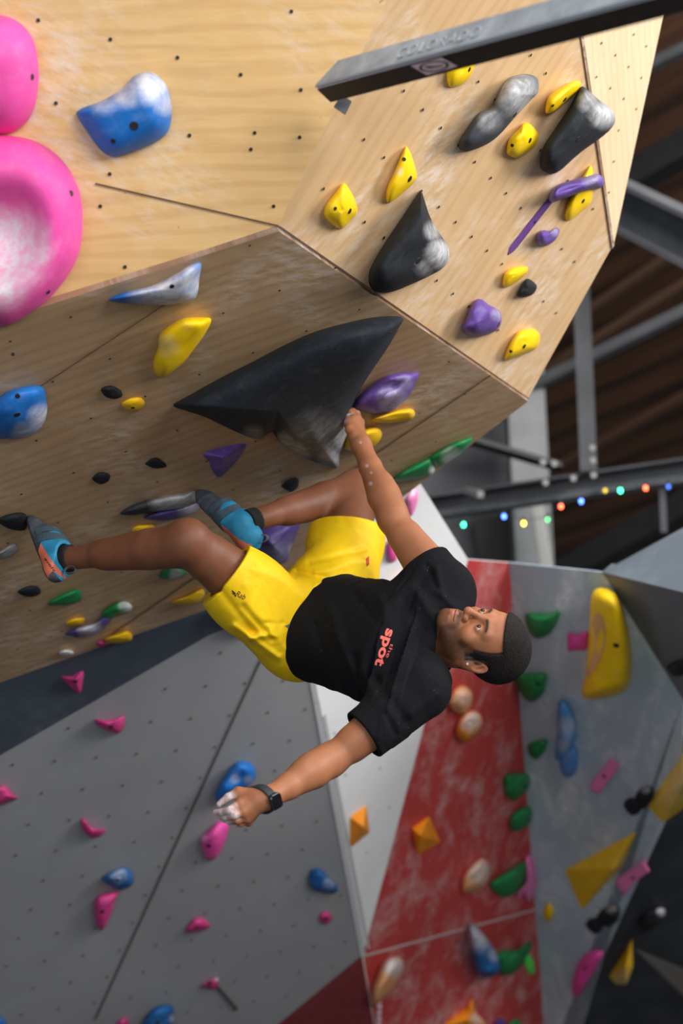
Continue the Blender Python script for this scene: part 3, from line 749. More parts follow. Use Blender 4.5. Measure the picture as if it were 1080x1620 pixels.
hold('climbing_hold', P2, 'yellow', [(893, 342), (900, 318), (915, 290), (930, 266), (936, 264), (938, 290), (934, 320), (917, 337), (900, 349)], (916, 312), 0.035, 'yellow hold partly behind the purple finger-shaped one', holes=[(922, 318, .006)])
hold('climbing_hold', P2, 'purple', [(868, 312), (878, 295), (900, 286), (925, 279), (945, 275), (955, 285), (950, 297), (930, 302), (900, 312), (872, 320)], ((885, 304), (942, 286)), 0.085, 'purple finger-shaped hold sticking over the panel joint', chalk=[(935, 285, 16, .35)])
hold('tape_strip', P2, plain('purple tape', rgb(98, 58, 126), 0.6), [(802, 405), (806, 392), (811, 384), (868, 312), (876, 317), (816, 394), (812, 398)], (838, 354), 0.002, 'strip of purple tape running down from the finger-shaped hold', 'tape', prof='slab')
hold('climbing_hold', P2, 'purple', [(849, 386), (851, 368), (860, 364), (870, 365), (880, 360), (885, 366), (878, 380), (863, 389)], (864, 375), 0.04, 'small purple nub below the finger-shaped hold', lump=0.3, chalk=[(877, 368, 8, .4)])
hold('climbing_hold', P2, 'yellow', [(795, 452), (798, 432), (813, 423), (832, 422), (834, 430), (822, 442), (805, 453)], (812, 436), 0.03, 'small yellow hold touching the small black one')
hold('climbing_hold', P2, 'black', [(818, 468), (822, 455), (833, 441), (845, 447), (849, 455), (842, 466), (828, 470)], (834, 457), 0.035, 'small black hold beside the small yellow one on the prow')
hold('climbing_hold', P2, 'purple', [(730, 522), (737, 503), (748, 478), (760, 473), (773, 482), (790, 492), (793, 508), (786, 522), (765, 531), (745, 532)], ((755, 510), (775, 502)), 0.06, 'chunky purple hold near the lower edge of the prow', chalk=[(785, 498, 12, .35)], holes=[(788, 513, .006)])
hold('climbing_hold', P2, 'yellow', [(798, 568), (803, 550), (816, 528), (830, 521), (845, 521), (854, 532), (849, 550), (830, 560), (805, 569)], (826, 545), 0.04, 'lowest yellow hold on the prow near its bottom corner', holes=[(829, 548, .006), (808, 556, .004)])
hold('climbing_hold', P2, 'yellow', [(611, 318), (612, 298), (625, 268), (639, 236), (645, 234), (653, 252), (659, 275), (657, 286), (640, 303), (618, 320)], (637, 280), 0.04, 'tall pointed yellow hold above the big chalky black one', holes=[(648, 283, .007), (639, 252, .004)], chalk=[(632, 272, 8, .5)])
hold('climbing_hold', P2, 'yellow', [(513, 342), (515, 325), (530, 305), (543, 290), (553, 300), (562, 318), (565, 335), (555, 348), (540, 362), (525, 355)], (540, 332), 0.04, 'pointed yellow hold nearest the corner of the three panels', holes=[(553, 334, .006), (530, 330, .004)])
hold('climbing_hold', P2, 'black', [(583, 445), (586, 424), (605, 390), (635, 345), (662, 305), (667, 304), (673, 322), (681, 345), (697, 372), (708, 388), (710, 408), (700, 424), (680, 436), (650, 450), (622, 461), (600, 463), (588, 457)],
     ((625, 415), (668, 385)), 0.11, 'big black hold with a pitted chalk-white shoulder', chalk=[(697, 402, 28, .8), (685, 365, 18, .5), (672, 425, 16, .45)], holes=[(662, 412, .008)], n=100)
# --- grey wall
hold('climbing_hold', PG, 'pinkd', [(97, 1071), (112, 1070), (131, 1062), (131, 1080), (126, 1096), (112, 1088)], (119, 1076), 0.04, 'pink hold on the navy band of paint', prof='point', holes=[(119, 1078, .007)])
hold('climbing_hold', PG, 'pinkd', [(150, 1138), (165, 1139), (180, 1137), (196, 1133), (197, 1147), (188, 1160), (170, 1156), (155, 1149)], (175, 1147), 0.04, 'pink hold highest on the grey paint', holes=[(175, 1150, .007)])
hold('climbing_hold', PG, 'pinkd', [(-8, 1247), (8, 1243), (20, 1256), (28, 1263), (10, 1270), (-8, 1274)], (6, 1258), 0.04, 'pink hold cut by the left edge of the picture')
hold('climbing_hold', PG, 'pinkd', [(127, 1300), (133, 1295), (142, 1307), (155, 1312), (167, 1312), (160, 1322), (145, 1325), (133, 1316)], (146, 1315), 0.035, 'crescent-shaped pink hold on the grey wall')
hold('climbing_hold', PG, 'blued', [(161, 1390), (175, 1379), (198, 1372), (210, 1383), (209, 1400), (190, 1408), (173, 1401)], (188, 1390), 0.05, 'rounded blue hold right above the long pink one', chalk=[(188, 1385, 16, .35)], holes=[(186, 1392, .006)])
hold('climbing_hold', PG, 'pinkd', [(149, 1440), (152, 1421), (165, 1413), (187, 1411), (182, 1424), (176, 1445), (163, 1471), (152, 1462)], (164, 1440), 0.045, 'long pink hold directly under the rounded blue one', holes=[(162, 1442, .008)])
hold('climbing_hold', PG, 'pinkd', [(293, 1474), (300, 1460), (312, 1452), (325, 1455), (333, 1465), (320, 1472), (302, 1475)], (313, 1463), 0.035, 'pink hold with two holes low in the middle of the grey wall', holes=[(311, 1466, .006), (302, 1458, .005)])
hold('climbing_hold', PG, 'blued', [(488, 1392), (492, 1376), (505, 1374), (520, 1388), (533, 1402), (530, 1413), (508, 1412), (492, 1405)], (510, 1394), 0.05, 'blue hold beside the pale corner strip', chalk=[(520, 1398, 12, .4)], holes=[(500, 1380, .005)])
hold('climbing_hold', PG, 'pinkd', around(515, 1452, 10, 10), (515, 1452), 0.025, 'tiny round pink hold under the blue one by the corner', prof='dome', holes=[(515, 1453, .008)], lump=0)
hold('climbing_hold', PG, 'blue', [(340, 1262), (346, 1243), (360, 1220), (375, 1205), (393, 1206), (404, 1219), (401, 1236), (385, 1250), (366, 1262), (348, 1270)], ((362, 1245), (385, 1222)), 0.07, 'bright blue hold just behind the free hand', chalk=[(372, 1232, 9, .5), (393, 1235, 9, .4)])
hold('climbing_hold', PG, 'pink', [(317, 1330), (325, 1318), (345, 1300), (362, 1302), (358, 1325), (350, 1345), (338, 1360), (326, 1357)], (340, 1328), 0.05, 'pink hold just under the free hand', chalk=[(322, 1325, 8, .4)], holes=[(330, 1338, .008)])
hold('climbing_hold', PG, 'pinkd', [(319, 1559), (330, 1551), (343, 1547), (346, 1555), (340, 1565), (326, 1563)], (333, 1556), 0.03, 'pink hold with a string of beads hanging off it', holes=[(332, 1556, .008)], chalk=[(344, 1549, 5, .8)])
hold('climbing_hold', PG, 'blued', [(224, 1625), (232, 1606), (248, 1592), (270, 1590), (275, 1605), (274, 1625), (265, 1645), (235, 1645)], (250, 1618), 0.07, 'blue hold cut by the bottom edge under the grey wall', chalk=[(273, 1612, 8, .5)], holes=[(249, 1617, .008)])
hold('climbing_hold', PG, 'blued', [(-12, 1606), (2, 1609), (11, 1622), (10, 1640), (-12, 1645)], (0, 1624), 0.04, 'sliver of a blue hold in the bottom left corner')
hold('climbing_hold', PG, 'pinkd', [(184, 1621), (190, 1613), (202, 1611), (204, 1622), (196, 1632), (186, 1630)], (194, 1620), 0.03, 'sliver of a pink hold left of the blue one at the bottom edge')
hold('climbing_hold', PG, 'blue', [(340, 962), (352, 958), (368, 968), (385, 982), (402, 992), (400, 1004), (376, 1004), (352, 988)], (372, 985), 0.05, 'blue hold with chalk half hidden behind the yellow shorts', chalk=[(372, 978, 18, .5)])
def beads(name, pl, a, b, n, mat, label, r=0.007):
    V = []; Fc = []; org = pl.on(*a, 0.02)
    for i in range(n):
        t = i / (n - 1); p = pl.on(a[0] + (b[0] - a[0]) * t, a[1] + (b[1] - a[1]) * t, 0.012)
        bm = bmesh.new(); bmesh.ops.create_icosphere(bm, subdivisions=2, radius=r * (1.15 if i % 2 else 0.8)); k = len(V)
        V += [v.co + p - org for v in bm.verts]; Fc += [tuple(v.index + k for v in f.verts) for f in bm.faces]; bm.free()
    o = link(name, mesh(name, V, Fc, [mat])); o.location = org
    return tag(o, label, 'bead string')
beads('bead_string', PG, (345, 1563), (374, 1597), 11, plain('dark beads', rgb(40, 34, 40), 0.5), 'dark beaded string hanging from a pink hold')
beads('bead_string', PW, (600, 1588), (597, 1640), 12, plain('pale beads', rgb(205, 170, 180), 0.5), 'pale beaded string hanging from the orange and white hold', r=0.011)
# --- white and red wall
hold('climbing_hold', PW, 'orange', [(553, 1343), (553, 1292), (579, 1273), (585, 1317)], (574, 1308), 0.06, 'orange faceted hold on the white paint', prof='cone')
hold('climbing_hold', PW, 'orange', [(651, 1310), (679, 1290), (697, 1332), (660, 1354)], (664, 1322), 0.06, 'orange faceted hold on the red paint', prof='cone')
hold('climbing_hold', PW, 'peach', [(732, 1411), (733, 1386), (748, 1366), (763, 1357), (773, 1368), (774, 1386), (765, 1403), (748, 1411)], (758, 1384), 0.06, 'peach hold rubbed white, left of a green one', chalk=[(760, 1378, 26, .75)])
hold('climbing_hold', PW, 'green', [(775, 1397), (795, 1382), (815, 1370), (832, 1363), (833, 1385), (822, 1408), (800, 1420), (782, 1412)], (805, 1396), 0.05, 'green hold touching a pale pink one')
hold('climbing_hold', PW, 'lpink', [(831, 1358), (841, 1355), (848, 1372), (849, 1400), (842, 1422), (834, 1427), (829, 1415), (818, 1422), (819, 1412), (830, 1398)], (840, 1388), 0.04, 'pale pink hold right of a green one on the corner')
hold('climbing_hold', PW, 'peach', [(710, 1112), (717, 1092), (733, 1085), (747, 1098), (743, 1120), (731, 1130), (718, 1124)], (732, 1106), 0.06, 'upper of the two peach holds close below the head', chalk=[(735, 1104, 16, .45)])
hold('climbing_hold', PW, 'orange', [(721, 1154), (727, 1136), (744, 1124), (760, 1131), (762, 1149), (750, 1165), (736, 1174), (724, 1166)], (744, 1146), 0.06, 'lower of the two orange-peach holds below the head', chalk=[(746, 1142, 22, .8)])
hold('climbing_hold', PW, 'blued', [(741, 1466), (749, 1462), (768, 1482), (788, 1512), (792, 1536), (775, 1546), (755, 1542), (746, 1515)], ((752, 1485), (775, 1530)), 0.10, 'blue fin-shaped hold with a chalky spine on the red wall', chalk=[(755, 1480, 30, .8), (782, 1510, 14, .5)])
hold('climbing_hold', PW, 'green', [(785, 1512), (797, 1503), (820, 1501), (838, 1489), (841, 1498), (825, 1528), (805, 1543), (790, 1538)], (805, 1520), 0.05, 'green hold right beside the blue fin-shaped one')
hold('climbing_hold', PW, 'neon', [(829, 1515), (838, 1510), (846, 1530), (843, 1542), (833, 1536)], (838, 1525), 0.02, 'tiny neon green hold near the foot of the red wall')
hold('climbing_hold', PW, 'peach', [(587, 1578), (592, 1556), (606, 1524), (622, 1513), (637, 1520), (636, 1540), (622, 1564), (605, 1582), (592, 1592)], ((603, 1565), (622, 1532)), 0.08, 'orange and white hold low beside the dark red paint', chalk=[(622, 1526, 24, 1.0)])
hold('climbing_hold', PW, 'orange', [(702, 1630), (715, 1610), (735, 1596), (747, 1581), (752, 1600), (770, 1628), (740, 1650)], (742, 1612), 0.07, 'orange hold cut by the bottom edge of the picture', prof='point', chalk=[(755, 1612, 14, .7)])
hold('climbing_hold', PW, 'orange', [(622, 938), (632, 918), (645, 912), (652, 925), (646, 940)], (638, 928), 0.05, 'orange hold peeping over the shirt on the white paint', chalk=[(640, 925, 12, .3)])
hold('climbing_hold', PW, 'pink', [(614, 862), (620, 852), (626, 868), (627, 886), (616, 888)], (620, 870), 0.03, 'small pink hold just left of the raised upper arm')
hold('climbing_hold', PW, 'lpink', [(644, 790), (652, 776), (660, 778), (660, 795), (652, 815), (645, 812)], (652, 794), 0.03, 'small pale pink hold at the top of the white paint', chalk=[(648, 780, 10, .7)])
hold('climbing_hold', PW, 'purpled', [(780, 1624), (786, 1613), (796, 1612), (800, 1624), (790, 1634)], (790, 1622), 0.03, 'sliver of purple hold at the bottom edge')
hold('climbing_hold', PW, 'green', [(802, 1626), (808, 1615), (820, 1613), (826, 1624), (815, 1636)], (814, 1624), 0.03, 'sliver of green hold at the bottom edge')
hold('climbing_hold', PW, 'green', [(797, 1243), (799, 1226), (815, 1223), (838, 1225), (839, 1243), (826, 1258), (812, 1267), (801, 1258)], (817, 1241), 0.05, 'green hold on the red paint level with the free hand', holes=[(829, 1242, .008)])
hold('climbing_hold', PW, 'green', [(806, 1301), (811, 1287), (828, 1276), (842, 1278), (841, 1298), (826, 1313), (810, 1314)], (822, 1296), 0.05, 'green hold at the corner of red and slate walls')
# --- slate wall
hold('climbing_hold', PS, 'green', [(830, 972), (845, 970), (865, 971), (884, 967), (881, 985), (868, 1003), (850, 1010), (836, 1000)], (854, 986), 0.06, 'green hold on the slate wall right above the head')
hold('climbing_hold', PS, 'green', [(812, 1067), (830, 1065), (862, 1065), (864, 1080), (857, 1100), (840, 1111), (824, 1098)], (840, 1083), 0.06, 'green hold on the slate wall just under the hair', holes=[(851, 1082, .008)])
hold('climbing_hold', PS, 'green', [(834, 1180), (845, 1173), (864, 1169), (862, 1186), (850, 1201), (838, 1196)], (849, 1184), 0.04, 'small green hold left of the blue pair')
hold('climbing_volume', PS, 'yellow', [(921, 1103), (926, 1060), (932, 990), (938, 935), (971, 936), (988, 975), (998, 1030), (996, 1075), (986, 1093), (955, 1104)], ((968, 965), (968, 1080)), 0.13, 'large yellow slab-like volume with a bare timber cutout', 'climbing volume', lump=0, holes=[(974, 1021, .01)])
hold('climbing_hold', PS, 'pink', [(898, 1028), (899, 1001), (912, 1005), (929, 999), (927, 1027), (912, 1029)], (912, 1015), 0.03, 'small square pink hold left of the tall yellow volume')
hold('climbing_hold', PS, 'lblue', [(878, 1200), (880, 1160), (881, 1125), (886, 1107), (897, 1112), (908, 1132), (912, 1158), (906, 1180), (893, 1200)], ((888, 1125), (894, 1175)), 0.06, 'upper of two light blue holds, long with a chalky face', chalk=[(897, 1150, 20, .5), (893, 1180, 14, .5)])
hold('climbing_hold', PS, 'lblue', [(884, 1200), (897, 1186), (908, 1178), (914, 1195), (911, 1220), (898, 1231), (888, 1222)], (899, 1204), 0.05, 'lower of two light blue holds on the slate wall', chalk=[(896, 1190, 10, .3)])
hold('climbing_hold', PS, 'lpink', [(932, 1248), (937, 1236), (966, 1198), (980, 1213), (972, 1223), (946, 1258)], (956, 1228), 0.03, 'pink bar-shaped hold in the middle of the slate wall', prof='slab', holes=[(955, 1228, .008)])
hold('climbing_hold', PS, 'black', [(986, 1275), (992, 1264), (1005, 1262), (1014, 1270), (1012, 1285), (998, 1290)], (1000, 1275), 0.05, 'lower lobe of the black pair beside the right yellow volume')
hold('climbing_hold', PS, 'black', [(1004, 1262), (1012, 1248), (1026, 1243), (1034, 1252), (1030, 1268), (1018, 1280), (1008, 1276)], (1020, 1260), 0.05, 'upper lobe of the black pair beside the right yellow volume', chalk=[(1020, 1248, 10, .4)])
hold('climbing_volume', PS, 'yellow', [(1022, 1274), (1082, 1190), (1135, 1150), (1150, 1240), (1082, 1278), (1048, 1302)], (1082, 1238), 0.12, 'yellow faceted volume cut by the right edge', 'climbing volume', prof='cone', chalk=[(1075, 1225, 40, .5)])
hold('climbing_volume', PS, 'yellow', [(892, 1376), (1008, 1314), (985, 1370), (920, 1441)], (966, 1374), 0.12, 'pointed yellow faceted volume with a pale chalky top facet', 'climbing volume', prof='cone', chalk=[(978, 1342, 34, .6)])
hold('climbing_hold', PS, 'lpink', [(972, 1398), (978, 1388), (1018, 1361), (1028, 1378), (1000, 1398), (988, 1416)], (1000, 1387), 0.03, 'pink bar-shaped hold right of the pointed yellow volume', prof='slab', holes=[(1001, 1389, .008)])
hold('climbing_hold', PS, 'black', [(926, 1464), (930, 1455), (943, 1452), (952, 1462), (950, 1473), (938, 1477)], (940, 1464), 0.05, 'lower lobe of the black pair under the pointed yellow volume')
hold('climbing_hold', PS, 'black', [(942, 1455), (952, 1438), (970, 1430), (980, 1438), (978, 1455), (965, 1466), (952, 1464)], (962, 1448), 0.05, 'upper lobe of the black pair under the pointed yellow volume', chalk=[(965, 1435, 12, .4)])
hold('climbing_hold', PS, 'yellow', [(860, 1440), (864, 1431), (872, 1431), (875, 1445), (869, 1458), (861, 1454)], (867, 1444), 0.03, 'small yellow hold at the left side of the slate wall')
hold('climbing_hold', PS, 'pink', [(905, 1568), (906, 1545), (918, 1518), (935, 1504), (954, 1506), (945, 1526), (928, 1556), (912, 1577)], (924, 1538), 0.045, 'half-round bright pink hold low on the slate wall', holes=[(925, 1532, .01)])
hold('climbing_volume', PD1, 'yellow2', [(962, 1545), (985, 1510), (1000, 1483), (1001, 1530), (990, 1558), (972, 1557)], (988, 1530), 0.07, 'yellow volume behind the edge of the slate wall', 'climbing volume', prof='cone', chalk=[(983, 1550, 22, .5)])
hold('climbing_hold', PD1, 'black', [(1008, 1462), (1020, 1444), (1040, 1436), (1052, 1440), (1046, 1458), (1024, 1472)], (1030, 1454), 0.05, 'black hold with a light chalky knob in the dark corner', chalk=[(1046, 1442, 9, .8)])
hold('climbing_hold', PD0, 'black', [(1054, 1056), (1066, 1046), (1090, 1042), (1090, 1062), (1068, 1070)], (1074, 1055), 0.04, 'black hold at the right edge on the charcoal facet')
# timber cutout of the tall yellow volume
def cutout():
    v = [o for o in COL.objects if o.get('label', '').startswith('large yellow slab-like')][0]
    bvh = BVHTree.FromPolygons([q.co + v.location for q in v.data.vertices], [p.vertices[:] for p in v.data.polygons])
    O = spline_closed([(927, 1072), (931, 1030), (936, 985), (944, 970), (953, 978), (957, 1005), (952, 1035), (940, 1060)], 40)
    P = []
    for q in O + [Vector((941, 1020))]:
        l, n_, _, _ = bvh.ray_cast(C, ray(q.x, q.y).normalized())
        if l is None: l = PS.on(q.x, q.y, 0.03)
        P.append(l - ray(q.x, q.y).normalized() * 0.004 - v.location)
    k = len(O)
    link('timber_cutout', mesh('timber_cutout', P, [(i, (i + 1) % k, k) for i in range(k)], [rmat('timber')]), v)
cutout()

# ---------------------------------------------------------------- implicit surfaces for the figure
def A3(v): return np.array([v[0], v[1], v[2]], dtype=np.float32)
def s_cap(P, a, b, ra, rb):
    a = A3(a); b = A3(b); d = b - a
    t = np.clip(((P - a) @ d) / max(1e-9, float(d @ d)), 0, 1)
    return np.linalg.norm(P - a - t[:, None] * d, axis=1) - (ra + (rb - ra) * t)
def s_ell(P, c, R, r):
    """ellipsoid: centre c, rows of R are its axes, radii r"""
    q = (P - A3(c)) @ np.asarray(R, dtype=np.float32).T
    r = np.array(r, dtype=np.float32)
    k0 = np.linalg.norm(q / r, axis=1); k1 = np.linalg.norm(q / (r * r), axis=1)
    return k0 * (k0 - 1) / np.maximum(k1, 1e-6)
def smin(a, b, k):
    h = np.maximum(k - np.abs(a - b), 0) / k
    return np.minimum(a, b) - h * h * k * 0.25
def smax(a, b, k): return -smin(-a, -b, k)
def s_chain(P, pts, rad, k=0.02):
    d = None
    for i in range(len(pts) - 1):
        e = s_cap(P, pts[i], pts[i + 1], rad[i], rad[i + 1])
        d = e if d is None else smin(d, e, k)
    return d
def surface(f, lo, hi, h):
    """surface nets over the box lo..hi with cell h; blocks far from the surface are skipped"""
    lo = np.array(lo, dtype=np.float32); hi = np.array(hi, dtype=np.float32)
    B = 8
    nb = np.ceil((hi - lo) / (h * B)).astype(int)
    n = nb * B
    ax_ = [lo[i] + (np.arange(nb[i]) * B + (B - 1) / 2) * h for i in range(3)]
    g = np.stack(np.meshgrid(*ax_, indexing='ij'), -1).reshape(-1, 3).astype(np.float32)
    d = f(g)
    D = np.repeat(np.repeat(np.repeat(d.reshape(nb), B, 0), B, 1), B, 2).astype(np.float32)
    near = np.abs(d) < h * B * 1.35
    ids = np.argwhere(near.reshape(nb))
    off = np.stack(np.meshgrid(*[np.arange(B)] * 3, indexing='ij'), -1).reshape(-1, 3)
    step = 1500
    for s in range(0, len(ids), step):
        blk = ids[s:s + step]
        idx = (blk[:, None, :] * B + off[None]).reshape(-1, 3)
        D[idx[:, 0], idx[:, 1], idx[:, 2]] = f((lo + idx * h).astype(np.float32))
    S = D < 0
    m = [S[i:n[0] - 1 + i, j:n[1] - 1 + j, k:n[2] - 1 + k] for i in (0, 1) for j in (0, 1) for k in (0, 1)]
    cnt = sum(x.astype(np.int8) for x in m)
    act = (cnt > 0) & (cnt < 8)
    cells = np.argwhere(act)
    cid = -np.ones(act.shape, dtype=np.int64); cid[act] = np.arange(len(cells))
    acc = np.zeros((len(cells), 3)); w = np.zeros(len(cells))
    cor = [(i, j, k) for i in (0, 1) for j in (0, 1) for k in (0, 1)]
    val = {c: D[cells[:, 0] + c[0], cells[:, 1] + c[1], cells[:, 2] + c[2]] for c in cor}
    for a in cor:
        for ax2 in range(3):
            if a[ax2] == 1: continue
            b = list(a); b[ax2] = 1; b = tuple(b)
            va, vb = val[a], val[b]; cr = (va < 0) != (vb < 0)
            t = np.where(cr, va / np.where(cr, va - vb, 1), 0)
            p = np.array(a, dtype=float)[None] + t[:, None] * (np.array(b) - np.array(a))[None]
            acc[cr] += p[cr]; w[cr] += 1
    V = lo + (cells + acc / np.maximum(w, 1)[:, None]) * h
    Q = []
    for ax2 in range(3):
        sl0 = [slice(0, n[i] - 1) for i in range(3)]; sl1 = list(sl0); sl1[ax2] = slice(1, n[ax2])
        s0 = S[tuple(sl0)]; s1 = S[tuple(sl1)]
        e = np.argwhere(s0 != s1)
        o1, o2 = [(1, 2), (2, 0), (0, 1)][ax2]
        ok = (e[:, o1] > 0) & (e[:, o2] > 0); e = e[ok]
        def c_(da, db):
            q = e.copy(); q[:, o1] -= da; q[:, o2] -= db
            return cid[q[:, 0], q[:, 1], q[:, 2]]
        quad = np.stack([c_(0, 0), c_(1, 0), c_(1, 1), c_(0, 1)], 1)
        fl = s0[e[:, 0], e[:, 1], e[:, 2]]
        quad[~fl] = quad[~fl][:, ::-1]
        Q.append(quad)
    Q = np.concatenate(Q); Q = Q[(Q >= 0).all(1)]
    V = V.astype(np.float32)
    for _ in range(2):                       # pull the points onto the true surface
        e = h * 0.5; G = np.zeros_like(V)
        for i in range(3):
            dv = np.zeros(3, dtype=np.float32); dv[i] = e
            G[:, i] = (f(V + dv) - f(V - dv)) / (2 * e)
        gl = np.maximum(np.linalg.norm(G, axis=1), 0.3)
        dd = np.clip(f(V) / gl, -h * 0.6, h * 0.6)
        V = V - G / gl[:, None] * dd[:, None]
    return V, Q
def np_mesh(name, V, Q, mats, origin=None, color=None, parent=None, mi=None):
    org = np.zeros(3) if origin is None else np.array(origin)
    me = bpy.data.meshes.new(name)
    me.vertices.add(len(V)); me.vertices.foreach_set('co', (V - org).astype(np.float32).ravel())
    me.loops.add(len(Q) * 4); me.loops.foreach_set('vertex_index', Q.astype(np.int32).ravel())
    me.polygons.add(len(Q)); me.polygons.foreach_set('loop_start', np.arange(0, len(Q) * 4, 4, dtype=np.int32))
    for m in mats: me.materials.append(m)
    if mi is not None: me.polygons.foreach_set('material_index', mi.astype(np.int32))
    me.update(calc_edges=True); me.validate()
    me.polygons.foreach_set('use_smooth', np.ones(len(me.polygons), dtype=bool))
    if color is not None:
        a = me.color_attributes.new('tint', 'FLOAT_COLOR', 'POINT')
        a.data.foreach_set('color', np.concatenate([color, np.ones((len(V), 1))], 1).astype(np.float32).ravel())
    o = link(name, me, parent)
    return o
def submesh(V, Q, keep):
    """the faces of Q flagged keep, with only their points"""
    q = Q[keep]; u, inv = np.unique(q, return_inverse=True)
    return V[u], inv.reshape(q.shape), u

# ---------------------------------------------------------------- the climber
def fr(up, fwd):
    """frame rows: left, forward, up"""
    u = Vector(up).normalized(); f = Vector(fwd); f = (f - u * f.dot(u)).normalized(); l = u.cross(f) * -1
    l = f.cross(u) * -1
    return l, f, u
def cv(x, y, z): return RT * x + FW * y + UPV * z      # a direction given as right, away, up of the view
# joints
shR, elR, wrR = at(702, 934, 4.29), at(621, 822, 4.40), at(571, 704, 4.54)
shL, elL, wrL = at(668, 1092, 4.10), at(523, 1203, 4.02), at(424, 1263, 3.87)
hipR, knR, anR = at(534, 925, 4.58), at(562, 775, 4.86), at(398, 824, 4.60)
hipL, knL, anL = at(462, 988, 4.48), at(297, 858, 4.26), at(106, 884, 4.46)
neck0 = at(682, 1021, 4.215)
H_l = cv(-.22, -.76, -.60).normalized(); H_f = cv(-.10, -.62, .78).normalized()
HS = .92
H_u = (H_f.cross(H_l)).normalized(); H_l = H_u.cross(H_f).normalized()
# head centre: between the ears at eye level; the left ear is seen at 749,1047
HC = at(757, 991, 4.10) - (H_l * 0.0315 + H_f * .090 - H_u * .002) * HS
HM = np.array([H_l, H_f, H_u], dtype=np.float32)          # rows: left, forward, up
def HL(P): return ((P - A3(HC)) @ HM.T) / np.float32(HS)
def hw(x, y, z): return HC + (H_l * x + H_f * y + H_u * z) * HS
I3 = np.eye(3, dtype=np.float32)

def head_sdf(P, hairoff=0.0):
    q = HL(P); X = q.copy(); X[:, 0] = np.abs(X[:, 0])
    E = lambda c, r, R=I3: s_ell(X, c, R, r)
    d = s_ell(q, (0, -.014, .034), I3, (.0755, .097, .086))
    d = smin(d, s_ell(q, (0, .040, .030), I3, (.060, .050, .062)), .03)               # forehead
    d = smin(d, s_ell(q, (0, .030, -.040), I3, (.058, .058, .072)), .03)             # face block
    d = smin(d, s_cap(X, (.054, .000, -.058), (.016, .076, -.098), .016, .015), .035)     # jaw
    d = smin(d, s_ell(q, (0, .080, -.098), I3, (.022, .017, .017)), .022)             # chin
    d = smin(d, E((.043, .062, -.028), (.022, .018, .019)), .022)                     # cheekbones
    d = smin(d, s_cap(X, (.012, .0885, .018), (.042, .074, .020), .009, .008), .018)    # brow
    d = smin(d, s_ell(q, (0, .083, -.070), I3, (.028, .017, .024)), .016)             # muzzle
    d = smax(d, -E((.0315, .101, -.002), (.0185, .0165, .0115)), .012)                # sockets
    d = smin(d, s_cap(q, (0, .090, .008), (0, .112, -.030), .0065, .0095), .013)        # nose bridge
    d = smin(d, s_ell(q, (0, .110, -.036), I3, (.0125, .0125, .0105)), .008)
    d = smin(d, E((.0145, .099, -.040), (.0085, .0115, .0085)), .007)                   # wings
    d = smax(d, -E((.007, .110, -.0475), (.0038, .006, .0035)), .003)                   # nostrils
    # lids over the eyeballs
    eye = E((.0315, .0775, -.002), (.0140, .0140, .0138))
    d = smin(d, eye, .005)
    slit = s_ell(X, (.0320, .0925, -.0025), I3, (.0148, .0095, .0036))
    d = smax(d, -slit, .002)
    # lips
    up_ = s_cap(X, (.004, .0990, -.0655), (.021, .0890, -.0695), .0052, .0028)
    lo_ = s_cap(X, (.000, .0985, -.0765), (.019, .0890, -.0722), .0066, .0030)
    d = smin(d, up_, .006); d = smin(d, lo_, .006)
    d = smax(d, -s_cap(X, (0, .1045, -.0709), (.023, .0930, -.0709), .0013, .0010), .003)
    # ears
    ca, sa = math.cos(.35), math.sin(.35)
    Re = np.array([[ca, sa * 1, 0], [-sa, ca, 0.18], [0, -.18, 1]], dtype=np.float32)
    Re = np.array([Vector(r).normalized() for r in Re], dtype=np.float32)
    ear = s_ell(X, (.0795, -.010, -.004), Re, (.0080, .0185, .0300))
    ear = smin(ear, s_ell(X, (.0765, -.002, -.028), Re, (.0060, .0095, .0100)), .008)
    ear = smax(ear, -s_ell(X, (.0865, -.007, .002), Re, (.0065, .0120, .0200)), .004)
    ear = smin(ear, s_cap(X, (.0790, -.004, .012), (.0800, -.014, -.008), .0035, .0030), .004)
    ear = smax(ear, -s_ell(X, (.0830, .001, -.008), Re, (.0050, .0050, .0060)), .003)
    d = smin(d, ear, .006)
    return d * HS
neckA = hw(0, -.022, -.050)
def neck_sdf(P):
    d = s_cap(P, neckA, neck0, .051, .052)
    # sterno-mastoid cords and the adam's apple
    d = smin(d, s_cap(P, hw(.058, -.012, -.040), neck0 + (hw(.012, .05, 0) - HC) * 0.8, .014, .012), .018)
    d = smin(d, s_cap(P, hw(-.058, -.012, -.040), neck0 + (hw(-.012, .05, 0) - HC) * 0.8, .014, .012), .018)
    d = smin(d, s_ell(P, (neckA + neck0) / 2 + H_f * .052, HM, (.011, .012, .016)), .02)
    return d
def headneck(P): return smin(head_sdf(P), neck_sdf(P), .03)

